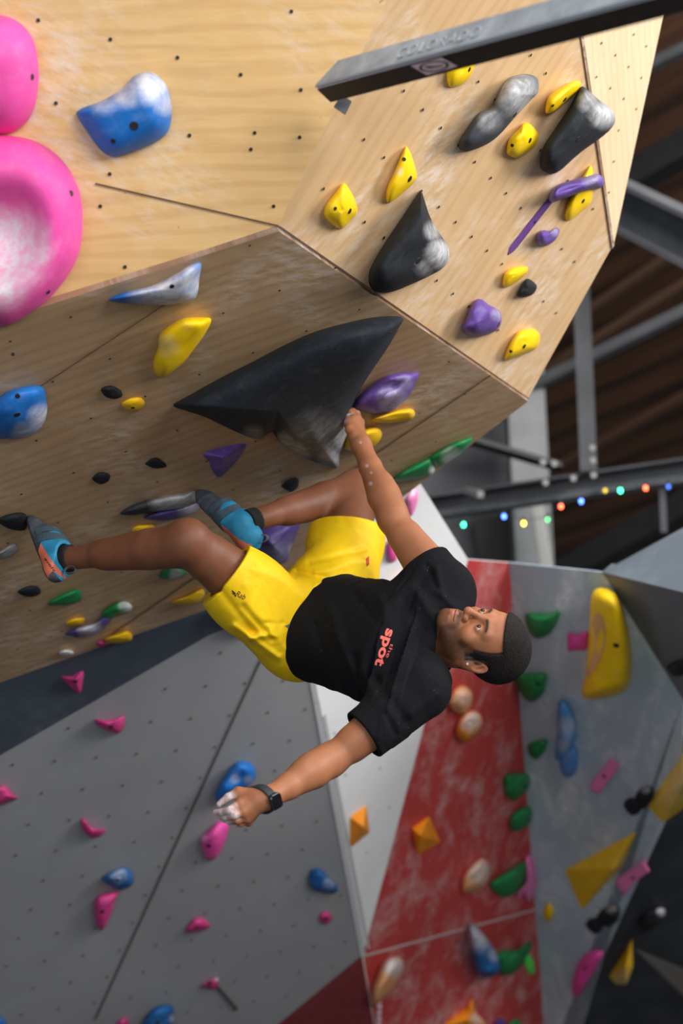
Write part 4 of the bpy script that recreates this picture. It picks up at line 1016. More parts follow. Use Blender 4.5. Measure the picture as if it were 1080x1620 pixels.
# --- arms
def perp(a, b, hint):
    d = (b - a).normalized(); h = Vector(hint); return (h - d * h.dot(d)).normalized()
bR = perp(shR, elR, cv(.9, -.5, .3)); fR = perp(elR, wrR, cv(.9, -.4, .3))
bL = perp(shL, elL, cv(-.4, -.6, .6)); fL = perp(elL, wrL, cv(-.3, -.7, .4))
def lerp(a, b, t): return a + (b - a) * t
def arm_sdf(P, sh, el, wr, b, f, wk=1.0):
    d = s_chain(P, [sh, lerp(sh, el, .35), lerp(sh, el, .8), el], [.054 * wk, .046 * wk, .038, .037], .008)
    d = smin(d, s_cap(P, lerp(sh, el, .35) + b * .018, lerp(sh, el, .72) + b * .012, .033 * wk, .026), .03)     # biceps
    d = smin(d, s_cap(P, lerp(sh, el, .3) - b * .02, lerp(sh, el, .75) - b * .012, .031 * wk, .024), .03)     # triceps
    d2 = s_chain(P, [el, lerp(el, wr, .3), lerp(el, wr, .7), wr], [.036, .040, .030, .0235], .008)
    d2 = smin(d2, s_cap(P, lerp(el, wr, .08) + f * .012, lerp(el, wr, .42) + f * .012, .030, .025), .03)
    return smin(d, d2, .018)
# left hand: points in photo position and depth
LH = dict(
    palm=[at(408, 1266, 3.865), at(383, 1262, 3.875), at(380, 1273, 3.850), at(386, 1285, 3.845), at(391, 1294, 3.855), at(393, 1300, 3.875)],
    thumb=[at(396, 1257, 3.885), at(377, 1254, 3.872), at(361, 1261, 3.862), at(347, 1272, 3.862)],
    index=[at(380, 1271, 3.850), at(363, 1282, 3.835), at(351, 1285, 3.850), at(341, 1285, 3.866)],
    middle=[at(386, 1282, 3.846), at(371, 1290, 3.834), at(357, 1293, 3.852), at(346, 1290, 3.874)],
    ring=[at(391, 1291, 3.856), at(376, 1298, 3.846), at(362, 1299, 3.866), at(351, 1295, 3.888)],
    pinky=[at(394, 1298, 3.872), at(381, 1303, 3.862), at(371, 1304, 3.878), at(362, 1301, 3.895)])
def larm(P):
    d = arm_sdf(P, shL, elL, wrL, bL, fL, 1.0)
    pw = LH['palm']
    pal = None
    for q, r in zip(pw[1:], (.0125, .0125, .0130, .0125, .0115)):
        e = s_cap(P, pw[0], q, .0195, r); pal = e if pal is None else smin(pal, e, .012)
    d = smin(d, s_cap(P, wrL, pw[0], .0230, .0205), .02)
    d = smin(d, pal, .012)
    d = smin(d, s_cap(P, lerp(wrL, pw[0], .6), LH['thumb'][1], .019, .0135), .014)
    for k, rr in (('index', (.0102, .0090, .0080, .0064)), ('middle', (.0102, .0092, .0082, .0066)), ('ring', (.0096, .0088, .0078, .0062)), ('pinky', (.0088, .0078, .0068, .0056))):
        c = s_chain(P, LH[k], rr, .002)
        
        d = smin(d, c, .0030)
    th = s_chain(P, LH['thumb'], (.0140, .0102, .0092, .0068), .002)
    d = smin(d, th, .007)
    for j, k in enumerate(('index', 'middle', 'ring', 'pinky')):        # knuckles
        d = smin(d, s_ell(P, LH[k][0] - FW * .004, I3, (.0070,) * 3), .006)
    return d
# right hand: the back of the hand shows beside the volume, the fingers wrap round its far side
RH = dict(
    palm=[at(566, 694, 4.56), at(569, 668, 4.625), at(564, 664, 4.610), at(559, 664, 4.595), at(555, 668, 4.580)],
    index=[at(569, 668, 4.625), at(564, 655, 4.665), at(557, 650, 4.700), at(549, 652, 4.72)],
    middle=[at(564, 664, 4.610), at(558, 652, 4.650), at(551, 649, 4.685), at(543, 653, 4.705)],
    ring=[at(559, 664, 4.595), at(553, 653, 4.635), at(545, 653, 4.670), at(538, 659, 4.690)],
    pinky=[at(555, 668, 4.580), at(548, 660, 4.620), at(541, 661, 4.650), at(535, 667, 4.670)],
    thumb=[at(560, 690, 4.545), at(553, 680, 4.560), at(550, 669, 4.585), at(550, 660, 4.610)])
def rarm(P):
    d = arm_sdf(P, shR, elR, wrR, bR, fR, 1.0)
    pw = RH['palm']; pal = None
    for q, r in zip(pw[1:], (.0125, .0130, .0125, .0115)):
        e = s_cap(P, pw[0], q, .0200, r); pal = e if pal is None else smin(pal, e, .012)
    d = smin(d, s_cap(P, wrR, pw[0], .0250, .0215), .02)
    d = smin(d, pal, .012)
    for k, rr in (('index', (.0108, .0098, .0088, .0074)), ('middle', (.0110, .0100, .0090, .0074)), ('ring', (.0104, .0094, .0085, .0070)), ('pinky', (.0094, .0082, .0074, .0062))):
        d = smin(d, s_chain(P, RH[k], rr, .004), .005)
    d = smin(d, s_chain(P, RH['thumb'], (.0150, .0118, .0105, .0082), .005), .007)
    return d
# --- legs
def leg_sdf(P, hip, kn, an, front, back):
    d = s_chain(P, [hip, lerp(hip, kn, .4), lerp(hip, kn, .82), kn], [.085, .074, .056, .050], .01)
    d = smin(d, s_cap(P, lerp(hip, kn, .35) + front * .012, lerp(hip, kn, .8) + front * .008, .060, .042), .04)
    d = smin(d, s_ell(P, kn + front * .014, I3, (.038, .038, .038)), .04)
    d2 = s_chain(P, [kn, lerp(kn, an, .3), lerp(kn, an, .7), an], [.046, .044, .034, .0300], .01)
    d2 = smin(d2, s_cap(P, lerp(kn, an, .12) + back * .014, lerp(kn, an, .62) + back * .008, .038, .024), .05)
    return smin(d, d2, .025)
flF = cv(.1, -.1, .9).normalized(); flB = cv(0, -.1, -1).normalized()
frF = cv(.3, -.1, .9).normalized(); frB = cv(0.1, -.3, -1).normalized()
def lleg(P): return leg_sdf(P, hipL, knL, anL, flF, flB)
def rleg(P): return leg_sdf(P, hipR, knR, anR, frF, frB)
# --- torso
T_u = (at(700, 1014, 4.17) - at(500, 966, 4.53)).normalized()
T_l = (shL - shR); T_l = (T_l - T_u * T_l.dot(T_u)).normalized(); T_f = T_l.cross(T_u).normalized()
if T_f.dot(FW) > 0: T_f = -T_f
def lat(a, b):            # lateral / depth axes between hips and shoulders
    return a
SEC = [  # centre, half width, half depth, lateral axis
    (at(488, 984, 4.53), .158, .120), (at(520, 993, 4.47), .154, .122), (at(560, 1004, 4.40), .154, .120), (at(605, 1013, 4.32), .166, .124),
    (at(645, 1017, 4.25), .178, .122), (at(668, 1016, 4.225), .170, .092), (at(684, 1017, 4.215), .130, .060)]
hl = (hipL - hipR).normalized()
def loft_sdf(P, secs, lats):
    """elliptic tube through the sections"""
    best = None
    for i in range(len(secs) - 1):
        a, b = A3(secs[i][0]), A3(secs[i + 1][0]); d = b - a; L2 = float(d @ d)
        t = ((P - a) @ d) / L2; tc = np.clip(t, 0, 1)
        c = a + tc[:, None] * d
        lt = A3(lats[i]) * (1 - tc[:, None]) + A3(lats[i + 1]) * tc[:, None]
        u = A3(T_u); lt = lt - (lt @ u)[:, None] * u; lt /= np.linalg.norm(lt, axis=1)[:, None]
        fw = np.cross(lt, u)
        r = P - c; x = (r * lt).sum(1); y = (r * fw).sum(1); z = r @ u
        A = secs[i][1] + (secs[i + 1][1] - secs[i][1]) * tc; Bd = secs[i][2] + (secs[i + 1][2] - secs[i][2]) * tc
        z = np.where((t > 0) & (t < 1), 0, z)
        pq = 2.35
        k = (np.abs(x / A) ** pq + np.abs(y / Bd) ** pq) ** (1 / pq)
        e = (np.sqrt(k * k + (z / .05) ** 2) - 1) * np.minimum(A, Bd)
        best = e if best is None else smin(best, e, .008)
    return best
LATS = [lerp(hl, T_l, min(1, i / 4)).normalized() for i in range(len(SEC))]
def torso(P): return loft_sdf(P, SEC, LATS)
def fold(P, a, b, r, amp, f):
    """a soft crease or ridge along a..b"""
    d = s_cap(P, a, b, 0, 0)
    return amp * np.exp(-(d / r) ** 2)
def tw(px, py, d): return at(px, py, d)
cufR, cufL = at(668, 893, 4.325), at(573, 1160, 4.045)
dR = (elR - shR).normalized(); dL = (elL - shL).normalized()
FOLDS = [  # photo end points and depths of the folds across the front of the shirt
    ((655, 930), (690, 985), 4.16, .012, .0045), ((690, 935), (735, 975), 4.18, .010, .004), ((640, 950), (670, 1000), 4.18, .014, -.004),
    ((575, 1060), (600, 1120), 4.15, .013, .005), ((595, 1075), (640, 1140), 4.08, .013, -.005), ((560, 1040), (575, 1100), 4.20, .012, -.004),
    ((520, 960), (560, 1060), 4.28, .014, .004), ((500, 990), (520, 1060), 4.34, .012, -.004), ((600, 945), (615, 985), 4.24, .014, .0035),
    ((650, 1130), (690, 1100), 3.98, .010, .004), ((610, 1130), (625, 1160), 3.97, .008, -.0035), ((530, 1000), (570, 1090), 4.24, .010, .0035),
    ((560, 940), (600, 990), 4.28, .012, -.0035), ((620, 1090), (600, 1165), 3.99, .009, .003), ((690, 900), (700, 940), 4.20, .009, .0035), ((675, 895), (690, 930), 4.21, .007, -.003)]
def shirt_full(P):
    d = torso(P)
    sR = s_chain(P, [at(692, 975, 4.25), shR, lerp(shR, elR, .50)], [.066, .072, .066], .012)
    sL = s_chain(P, [at(684, 1052, 4.18), shL, lerp(shL, elL, .75)], [.055, .067, .064], .012)
    d = smin(d, sR, .06); d = smin(d, sL, .085)
    for cf, dd_, a_, e_ in ((cufR, dR, shR, elR), (cufL, dL, shL, elL)):
        d = smax(d, np.minimum((P - A3(cf)) @ A3(dd_), .11 - s_cap(P, a_, e_, 0, 0)), .005)
    v = P - A3(C); z = v @ A3(FW); x = 540 + F * (v @ A3(RT)) / z; y = 810 - F * (v @ A3(UPV)) / z
    for a, b, dp, r, amp in FOLDS:
        L2 = (b[0] - a[0]) ** 2 + (b[1] - a[1]) ** 2
        t = np.clip(((x - a[0]) * (b[0] - a[0]) + (y - a[1]) * (b[1] - a[1])) / L2, 0, 1)
        dist = np.hypot(x - a[0] - t * (b[0] - a[0]), y - a[1] - t * (b[1] - a[1])) * dp / F
        d = d - 1.5 * amp * np.exp(-(dist / r) ** 2) * np.exp(-((z - dp) / .10) ** 2)
    vv = P - A3(at(488, 984, 4.53)); d = smax(d, -(vv @ A3(T_u)) - .004, .006)
    # openings
    d = smax(d, -np.maximum(rarm(P) - .007, -((P - A3(cufR)) @ A3(dR)) - .05), .003)
    d = smax(d, -np.maximum(arm_sdf(P, shL, elL, wrL, bL, fL) - .007, -((P - A3(cufL)) @ A3(dL)) - .05), .003)
    nd = neck_sdf(P); ring_c = neck0 + (neckA - neck0) * 0.10
    na = (neckA - neck0).normalized()
    nr = cv(.83, -.50, -.08).normalized(); h_ = (P - A3(at(693, 1023, 4.18))) @ A3(nr)
    d = smax(d, -np.maximum(nd - .030, -h_ + .004), .02)        # neckline
    d = smin(d, smax(nd - .0125, np.abs(h_ + .004) - .011, .004), .010)        # ribbed collar
    d = smax(d, -np.maximum(nd - .006, -h_ - .025), .003)
    return d
# --- shorts
hemL, hemR = at(360, 906, 4.355), at(540, 836, 4.735)
sdL = (knL - hipL).normalized(); sdR = (knR - hipR).normalized()
SF = [((390, 925), (440, 975), 4.33, .010, .005), ((385, 960), (430, 1010), 4.34, .009, -.005), ((400, 900), (450, 930), 4.36, .010, .004), ((430, 1000), (470, 1035), 4.36, .009, .006),
      ((420, 985), (465, 985), 4.36, .008, -.005), ((440, 925), (490, 965), 4.38, .010, .005), ((455, 950), (440, 1010), 4.34, .009, -.005), ((500, 905), (580, 890), 4.52, .009, .004),
      ((490, 890), (575, 870), 4.56, .009, -.004), ((470, 905), (560, 925), 4.48, .010, -.005), ((500, 925), (580, 905), 4.5, .008, .004), ((350, 935), (400, 1000), 4.34, .010, -.004),
      ((370, 990), (440, 1040), 4.36, .009, .006), ((450, 1010), (480, 1050), 4.37, .008, -.004), ((395, 1010), (450, 1000), 4.33, .008, .005)]
def shorts_sdf(P):
    d = s_ell(P, at(497, 972, 4.53), np.array([hl, T_f, T_u], dtype=np.float32), (.165, .120, .13))
    oL = cv(0, 0, -1) * .012
    lg = s_chain(P, [hipL + oL, lerp(hipL, knL, .45) + oL * .8, lerp(hipL, knL, .85)], [.118, .097, .086], .05)
    rg = s_chain(P, [hipR, lerp(hipR, knR, .45), lerp(hipR, knR, .85)], [.112, .096, .090], .05)
    hL = cv(-.78, -.16, .62).normalized(); hR = cv(.06, .30, .95).normalized()
    lg = smax(lg, (P - A3(hemL)) @ A3(hL), .004); rg = smax(rg, (P - A3(hemR)) @ A3(hR), .004)
    d = smin(d, lg, .05); d = smin(d, rg, .035)
    v = P - A3(C); z = v @ A3(FW); x = 540 + F * (v @ A3(RT)) / z; y = 810 - F * (v @ A3(UPV)) / z
    for a, b, dp, r, amp in SF:
        L2 = (b[0] - a[0]) ** 2 + (b[1] - a[1]) ** 2
        t = np.clip(((x - a[0]) * (b[0] - a[0]) + (y - a[1]) * (b[1] - a[1])) / L2, 0, 1)
        dist = np.hypot(x - a[0] - t * (b[0] - a[0]), y - a[1] - t * (b[1] - a[1])) * dp / F
        d = d - 1.7 * amp * np.exp(-(dist / r) ** 2) * np.exp(-((z - dp) / .12) ** 2)
    d = smax(d, -np.maximum(lleg(P) - .006, -((P - A3(hemL)) @ A3(hL)) - .05), .003)
    d = smax(d, -np.maximum(rleg(P) - .006, -((P - A3(hemR)) @ A3(hR)) - .05), .003)
    vv = P - A3(at(505, 985, 4.50)); d = smax(d, (vv @ A3(T_u)) - .05, .01)
    return d
def bbox(pts, pad):
    a = np.array([A3(p) for p in pts]); return a.min(0) - pad, a.max(0) + pad

# colours (albedo; the darker skin tone has the legs' shade painted in)
def L3(*c): return np.array(rgb(*c)[:3])
SKIN = L3(164, 108, 76); SKIN_SHADED = L3(112, 70, 50)
def skin_base(V):
    return np.repeat(SKIN[None], len(V), 0)
def sm(x, a, b):
    t = np.clip((x - a) / (b - a), 0, 1); return t * t * (3 - 2 * t)
def mixn(c, col, w): return c * (1 - w[:, None]) + np.asarray(col)[None] * w[:, None]

def hair_region(q):
    """positive inside the hair: q in head coordinates"""
    x, y, z = np.abs(q[:, 0]), q[:, 1], q[:, 2]
    front = z - (.072 - .25 * np.maximum(x - .030, 0) * 0 )            # flat hairline
    temple = np.where(x > .044, (.030 - y), (z - .066))
    a = np.minimum(z - .066 + 0 * x, 1)
    top = np.maximum(a, np.minimum(.036 - y, z - (-.004)))                # crown or side above ear
    side = np.minimum(.034 - y, z - (-.012))
    back = np.minimum(-.022 - y, z - (-.060 + 0 * x))
    burn = np.minimum(np.minimum(.024 - y, y - .004), z + .036)
    r = np.maximum(np.maximum(a, side), np.maximum(back, burn))
    return r
def build_person():
    root = bpy.data.objects.new('person', None); COL.objects.link(root)
    root.location = at(500, 985, 4.50)
    tag(root, 'person in black t-shirt and yellow shorts hanging sideways by one hand from the overhang', 'person')
    im = Matrix.Translation(-root.location)
    org = A3(root.location)
    m, nt, b = newmat('skin')
    a = nt.nodes.new('ShaderNodeAttribute'); a.attribute_name = 'tint'
    co = coords(nt); n1 = noise(nt, co, 22, 4, .6); n2 = noise(nt, co, 420, 2, .5)
    var = mixc(nt, mapr(nt, n1, .3, .7), (.88, .85, .84, 1), (1.08, 1.06, 1.05, 1))
    c = mixc(nt, 1.0, a.outputs['Color'], var, 'MULTIPLY')
    nt.links.new(c, b.inputs['Base Color'])
    b.inputs['Roughness'].default_value = .52
    b.inputs['Specular IOR Level'].default_value = .35
    b.inputs['Subsurface Weight'].default_value = .08; b.inputs['Subsurface Radius'].default_value = (.6, .25, .12); b.inputs['Subsurface Scale'].default_value = .01
    bump(nt, b, n2, .0005, .5)
    skin = m
    parts = []
    def add(f, pts, pad, h, colf):
        lo, hi = bbox(pts, pad); V, Q = surface(f, lo, hi, h); parts.append((V, Q, colf(V)))
    def chead(V):
        q = HL(V); x = np.abs(q[:, 0]); y, z = q[:, 1], q[:, 2]; c = skin_base(V)
        rs = np.random.RandomState(3)
        # stubble beard along the jaw, chin and upper lip
        jaw = sm(-z, .034, .070) * sm(y, -.016, .006) * sm(z, -.128, -.112)
        cheek = sm(x, .020, .050) * sm(-z, .006, .050) * sm(y, -.010, .006) * sm(-y, -.078, -.052)
        musta = sm(-z, .050, .056) * (1 - sm(-z, .0625, .0660)) * (1 - sm(x, .026, .034)) * sm(y, .07, .08)
        goat = sm(-z, .082, .088) * (1 - sm(x, .026, .036)) * sm(y, .05, .065)
        side = sm(x, .046, .060) * sm(-z, -.012, .02) * sm(y, -.004, .008) * (1 - sm(y, .030, .050))
        w = np.clip(np.maximum.reduce([jaw * .92 * sm(x, .012, .04), cheek * .80, musta * .72, goat * .74, side * .75]), 0, .86)
        w = w * (0.86 + 0.14 * rs.rand(len(V)))
        under = sm(-z, .095, .120) * .35 * sm(y, .0, .03)
        w = np.maximum(w, under)
        c = mixn(c, L3(46, 28, 20), w)
        # lips
        lip = (np.minimum(s_cap(np.stack([x, y, z], 1).astype(np.float32), (.002, .0995, -.0655), (.019, .0900, -.0695), .0062, .0036),
                          s_cap(np.stack([x, y, z], 1).astype(np.float32), (.000, .0990, -.0765), (.018, .0900, -.0722), .0074, .0042)))
        c = mixn(c, L3(176, 112, 104), sm(-lip, -.0012, .0008) * .85)
        crease = np.exp(-((z + .0709) / .0012) ** 2) * (x < .022) * (y > .08)
        c = mixn(c, L3(60, 30, 26), crease * .8)
        # eyebrows
        bx = (x - .012) / .036
        yb = .0175 + .004 * np.sin(np.clip(bx, 0, 1) * 2.6) - .002 * bx
        br = np.exp(-((z - yb) / .0042) ** 2) * sm(bx, -.08, .12) * (1 - sm(bx, .85, 1.12)) * (y > .05)
        c = mixn(c, L3(26, 18, 16), np.clip(br * 1.15, 0, .92))
        # lash lines
        q3 = np.stack([x, y, z], 1).astype(np.float32)
        sl = s_ell(q3, (.0320, .0925, -.0025), I3, (.0148, .0095, .0036))
        c = mixn(c, L3(36, 22, 18), np.exp(-((sl) / .0011) ** 2) * (y > .07) * .75)
        # warm ears, hair roots
        c = mixn(c, L3(178, 110, 86), sm(x, .074, .080) * .4)
        hr = hair_region(q)
        c = mixn(c, L3(30, 23, 21), sm(hr, -.006, .003) * (1 - sm(x, .078, .081) * 1.0) * .95)
        return c
    add(headneck, [hw(.1, .12, .12), hw(-.1, -.12, -.14), neck0, hw(.1, -.12, -.1), hw(-.1, .12, -.14), hw(.1, .12, -.14), hw(-.1, .12, .12), hw(0, -.12, .12)], .03, .00165, chead)
    def chand(V, tips, rad, col, wmax=.95):
        c = skin_base(V)
        w = np.zeros(len(V))
        for t, r in tips:
            d = np.linalg.norm(V - A3(t), axis=1); w = np.maximum(w, (1 - sm(d, r * .35, r * 1.1)))
        nz = np.array([mnoise.noise(Vector(v) * 160) for v in V[w > 0].tolist()]); w[w > 0] *= np.clip(.82 + nz * .6, 0, 1)
        return mixn(c, col, w * wmax)
    CH = L3(214, 206, 214)
    def clarm(V):
        tips = [(LH[k][-1], .024) for k in LH if k != 'palm'] + [(LH[k][-2], .022) for k in LH if k != 'palm'] + [(LH['index'][1], .020), (LH['middle'][1], .017), (LH['index'][1] * .5 + LH['index'][0] * .5, .013)]
        return chand(V, tips, 0, CH, .88)
    add(larm, [lerp(shL, elL, .35), elL, wrL] + [p for k in LH for p in LH[k]], .065, .0021, clarm)
    def crarm(V):
        c = chand(V, [(RH['thumb'][-1], .022), (RH['thumb'][2], .018), (RH['index'][1], .016), (at(549, 656, 4.47), .02)], 0, CH, .6)
        for (px, py, r) in ((580, 737, 4), (587, 748, 3), (586, 765, 4.5), (570, 700, 3)):
            v = V - A3(C); z = v @ A3(FW); x = 540 + F * (v @ A3(RT)) / z; y = 810 - F * (v @ A3(UPV)) / z
            c = mixn(c, CH, (1 - sm(np.hypot(x - px, y - py), r * .3, r)) * .5)
        return c
    add(rarm, [lerp(shR, elR, .3), elR, wrR] + [p for k in RH for p in RH[k]], .065, .0025, crarm)
    add(lleg, [lerp(hipL, knL, .5), knL, anL], .085, .0032, lambda V: mixn(skin_base(V), SKIN_SHADED, np.full(len(V), .85)))
    add(rleg, [lerp(hipR, knR, .5), knR, anR], .085, .0034, lambda V: mixn(skin_base(V), SKIN_SHADED, np.full(len(V), .85)))
    def core(P):          # trunk under the clothes joins the limbs
        d = torso(P) + .022
        for f_ in (lambda p: s_cap(p, hipL, lerp(hipL, knL, .62), .080, .064), lambda p: s_cap(p, hipR, lerp(hipR, knR, .62), .080, .064),
                   lambda p: s_cap(p, shL, lerp(shL, elL, .45), .052, .046), lambda p: s_cap(p, shR, lerp(shR, elR, .42), .052, .046),
                   lambda p: s_cap(p, neck0, lerp(neck0, neckA, .1), .05, .05)):
            d = smin(d, f_(P), .03)
        return d
    add(core, [hipL, hipR, knL, knR, shL, shR, neck0, elL, elR, at(488, 984, 4.53)], .10, .006, skin_base)
    base = 0; VV = []; QQ = []; CC = []
    for V, Q, c in parts:
        VV.append(V); QQ.append(Q + base); CC.append(c); base += len(V)
    body = np_mesh('body', np.concatenate(VV), np.concatenate(QQ), [skin], org, np.concatenate(CC), root)

    # hair: a close cap with a fine nap
    m, nt, b = newmat('hair black'); co = coords(nt)
    n1 = noise(nt, co, 300, 3, .7); n2 = noise(nt, co, 90, 3, .6)
    nt.links.new(mixc(nt, mapr(nt, n1, .35, .68), rgb(8, 6, 7), rgb(48, 40, 38)), b.inputs['Base Color'])
    b.inputs['Roughness'].default_value = .8; b.inputs['Specular IOR Level'].default_value = .25
    bump(nt, b, n1, .0035, 1.0)
    def hair(P):
        q = HL(P); d = head_sdf(P)
        X = q.copy(); X[:, 0] = np.abs(X[:, 0])
        th = .0075 * sm(q[:, 2], -.05, .05) + .0015
        ear = np.minimum(s_ell(X, (.081, -.008, -.002), I3, (.014, .022, .033)), 1)
        cr = s_ell(q, (0, -.014, .034), I3, (.0755, .097, .086))
        cr = smin(cr, s_ell(q, (0, .040, .030), I3, (.060, .050, .062)), .03)
        cr = smin(cr, s_ell(q, (0, .030, -.040), I3, (.058, .058, .072)), .03)
        e = smax(cr - th, -hair_region(q), .005)
        return smax(e, -ear, .004)
    lo, hi = bbox([hw(x, y, z) for x in (-.09, .09) for y in (-.125, .11) for z in (-.09, .14)], .012)
    V, Q = surface(hair, lo, hi, .0024)
    rs = np.random.RandomState(1)
    V = V + (rs.rand(len(V), 3) - .5).astype(np.float32) * .0011
    np_mesh('hair', V, Q, [m], org, None, root)

    # eyes
    em = {k: plain('eye ' + k, c, .12) for k, c in (('white', rgb(186, 170, 160)), ('iris', rgb(58, 34, 22)), ('pupil', rgb(8, 6, 6)))}
    gaze = (H_f * 1.0 + H_l * -.12 + H_u * .10).normalized()
    for s in (1, -1):
        bm = bmesh.new(); bmesh.ops.create_uvsphere(bm, u_segments=40, v_segments=40, radius=.0122 * HS)
        me = bpy.data.meshes.new('eye'); bm.to_mesh(me); bm.free()
        for k in ('white', 'iris', 'pupil'): me.materials.append(em[k])
        me.polygons.foreach_set('use_smooth', [True] * len(me.polygons))
        for p in me.polygons:
            a_ = math.acos(max(-1, min(1, p.center.normalized().z)))
            p.material_index = 2 if a_ < .26 else 1 if a_ < .66 else 0
        o = link('eye', me, root)
        o.matrix_world = im @ (Matrix.Translation(hw(.0315 * s, .0795, -.002)) @ gaze.to_track_quat('Z', 'Y').to_matrix().to_4x4())
    # stud in the left ear lobe
    kb = knob('ear_stud', hw(.0855, .0035, -.0275), (H_l * .8 + H_f * .5).normalized(), .0034, .003, plain('bright stud', rgb(235, 235, 235), .15, .3), None, 8)
    kb.parent = root; kb.matrix_world = im @ kb.matrix_world

    # t-shirt
    m, nt, b = newmat('black jersey'); co = coords(nt)
    n1 = noise(nt, co, 600, 2, .6); n2 = noise(nt, co, 7, 4, .6, .8); n3 = noise(nt, co, 30, 3)
    vo = nt.nodes.new('ShaderNodeTexVoronoi'); vo.inputs['Scale'].default_value = 90; nt.links.new(co, vo.inputs['Vector'])
    cbase = mixc(nt, mapr(nt, n1, .3, .7), rgb(8, 9, 13), rgb(22, 23, 29))
    lint = math_(nt, 'MULTIPLY', mapr(nt, vo.outputs['Distance'], .05, .10, 1, 0), mapr(nt, n3, .58, .64))
    nt.links.new(mixc(nt, math_(nt, 'MULTIPLY', lint, .5), cbase, (.35, .36, .4, 1)), b.inputs['Base Color'])
    b.inputs['Roughness'].default_value = .92; b.inputs['Specular IOR Level'].default_value = .2
    
    bm1 = nt.nodes.new('ShaderNodeBump'); bm1.inputs['Distance'].default_value = .009; bm1.inputs['Strength'].default_value = .6; nt.links.new(n2, bm1.inputs['Height'])
    bm2 = nt.nodes.new('ShaderNodeBump'); bm2.inputs['Distance'].default_value = .0008; bm2.inputs['Strength'].default_value = .7; nt.links.new(n1, bm2.inputs['Height'])
    nt.links.new(bm1.outputs[0], bm2.inputs['Normal']); nt.links.new(bm2.outputs[0], b.inputs['Normal'])
    lo, hi = bbox([s_[0] for s_ in SEC] + [shL, shR, cufL, cufR, neck0], .16)
    V, Q = surface(shirt_full, lo, hi, .0036)
    print('shirt verts', len(V))
    ts = np_mesh('t_shirt', V, Q, [m], org, None, root)
    shirt_bvh = BVHTree.FromPolygons([Vector(v) for v in V.tolist()], Q.tolist())

    # shorts
    m, nt, b = newmat('yellow nylon'); co = coords(nt)
    n1 = noise(nt, co, 500, 2, .6); n2 = noise(nt, scaled(nt, co, (1, 1, 1)), 9, 5, .6, 1.2)
    nt.links.new(mixc(nt, mapr(nt, n2, .3, .7), rgb(232, 186, 6), rgb(252, 212, 18)), b.inputs['Base Color'])
    b.inputs['Roughness'].default_value = .62; b.inputs['Specular IOR Level'].default_value = .35
    bm1 = nt.nodes.new('ShaderNodeBump'); bm1.inputs['Distance'].default_value = .006; bm1.inputs['Strength'].default_value = .6; nt.links.new(n2, bm1.inputs['Height'])
    bm2 = nt.nodes.new('ShaderNodeBump'); bm2.inputs['Distance'].default_value = .0005; bm2.inputs['Strength'].default_value = .5; nt.links.new(n1, bm2.inputs['Height'])
    nt.links.new(bm1.outputs[0], bm2.inputs['Normal']); nt.links.new(bm2.outputs[0], b.inputs['Normal'])
    lo, hi = bbox([hipL, hipR, hemL, hemR, at(497, 972, 4.53)], .16)
    V, Q = surface(shorts_sdf, lo, hi, .0034)
    sh = np_mesh('shorts', V, Q, [m], org, None, root)
    shorts_bvh = BVHTree.FromPolygons([Vector(v) for v in V.tolist()], Q.tolist())

    # print and logos, wrapped on the cloth
    def wrap_text(name, body_, size, c0, c1, bvh, mat, parent, bold=0.0, shear=0.0, depth=None, align='LEFT', lift=.0012, sx=1.0):
        """text whose baseline runs from photo point c0 towards c1"""
        cu = bpy.data.curves.new(name, 'FONT'); cu.body = body_; cu.size = 1.0; cu.offset = bold; cu.shear = shear; cu.space_character = 1.0 + bold
        to = bpy.data.objects.new('t', cu); COL.objects.link(to); bpy.context.view_layer.update()
        me = bpy.data.meshes.new_from_object(to); bpy.data.objects.remove(to)
        bm = bmesh.new(); bm.from_mesh(me)
        bmesh.ops.subdivide_edges(bm, edges=[e for e in bm.edges if e.calc_length() > .12], cuts=2)
        bmesh.ops.triangulate(bm, faces=bm.faces)
        xs = [v.co.x for v in bm.verts]; x0, x1 = min(xs), max(xs)
        a = Vector(c0); d = Vector(c1) - a; L = d.length; d.normalize(); nrm = Vector((d.y, -d.x))        # letter-up on the photo
        k = L / (x1 - x0)
        for v in bm.verts:
            px = a + d * ((v.co.x - x0) * k) + nrm * (v.co.y * size)
            r = ray(px.x, px.y).normalized()
            l, n_, _, _ = bvh.ray_cast(C, r)
            if l is None: l = at(px.x, px.y, depth or 4.2); n_ = -r
            if n_.dot(r) > 0: n_ = -n_
            v.co = l + n_ * lift - root.location
        bm.to_mesh(me); bm.free(); me.materials.clear(); me.materials.append(mat); me.name = name
        o = link(name, me, parent)
        return o
    coral = plain('coral print', rgb(232, 104, 92), .7)
    o = wrap_text('lettering', 'spot', 21, (612, 994), (593, 1052), shirt_bvh, coral, ts, bold=.035)
    o['label'] = 'coral print reading spot'
    o = wrap_text('lettering', 'the', 8.5, (618, 1018), (610, 1040), shirt_bvh, coral, ts, bold=-.004)
    o['label'] = 'thin coral print reading the'
    dk = plain('dark logo print', rgb(64, 46, 12), .7)
    o = wrap_text('logo', 'Rab', 13, (372, 942), (386, 949), shorts_bvh, dk, sh, shear=.2)
    o['label'] = 'small dark logo reading Rab'
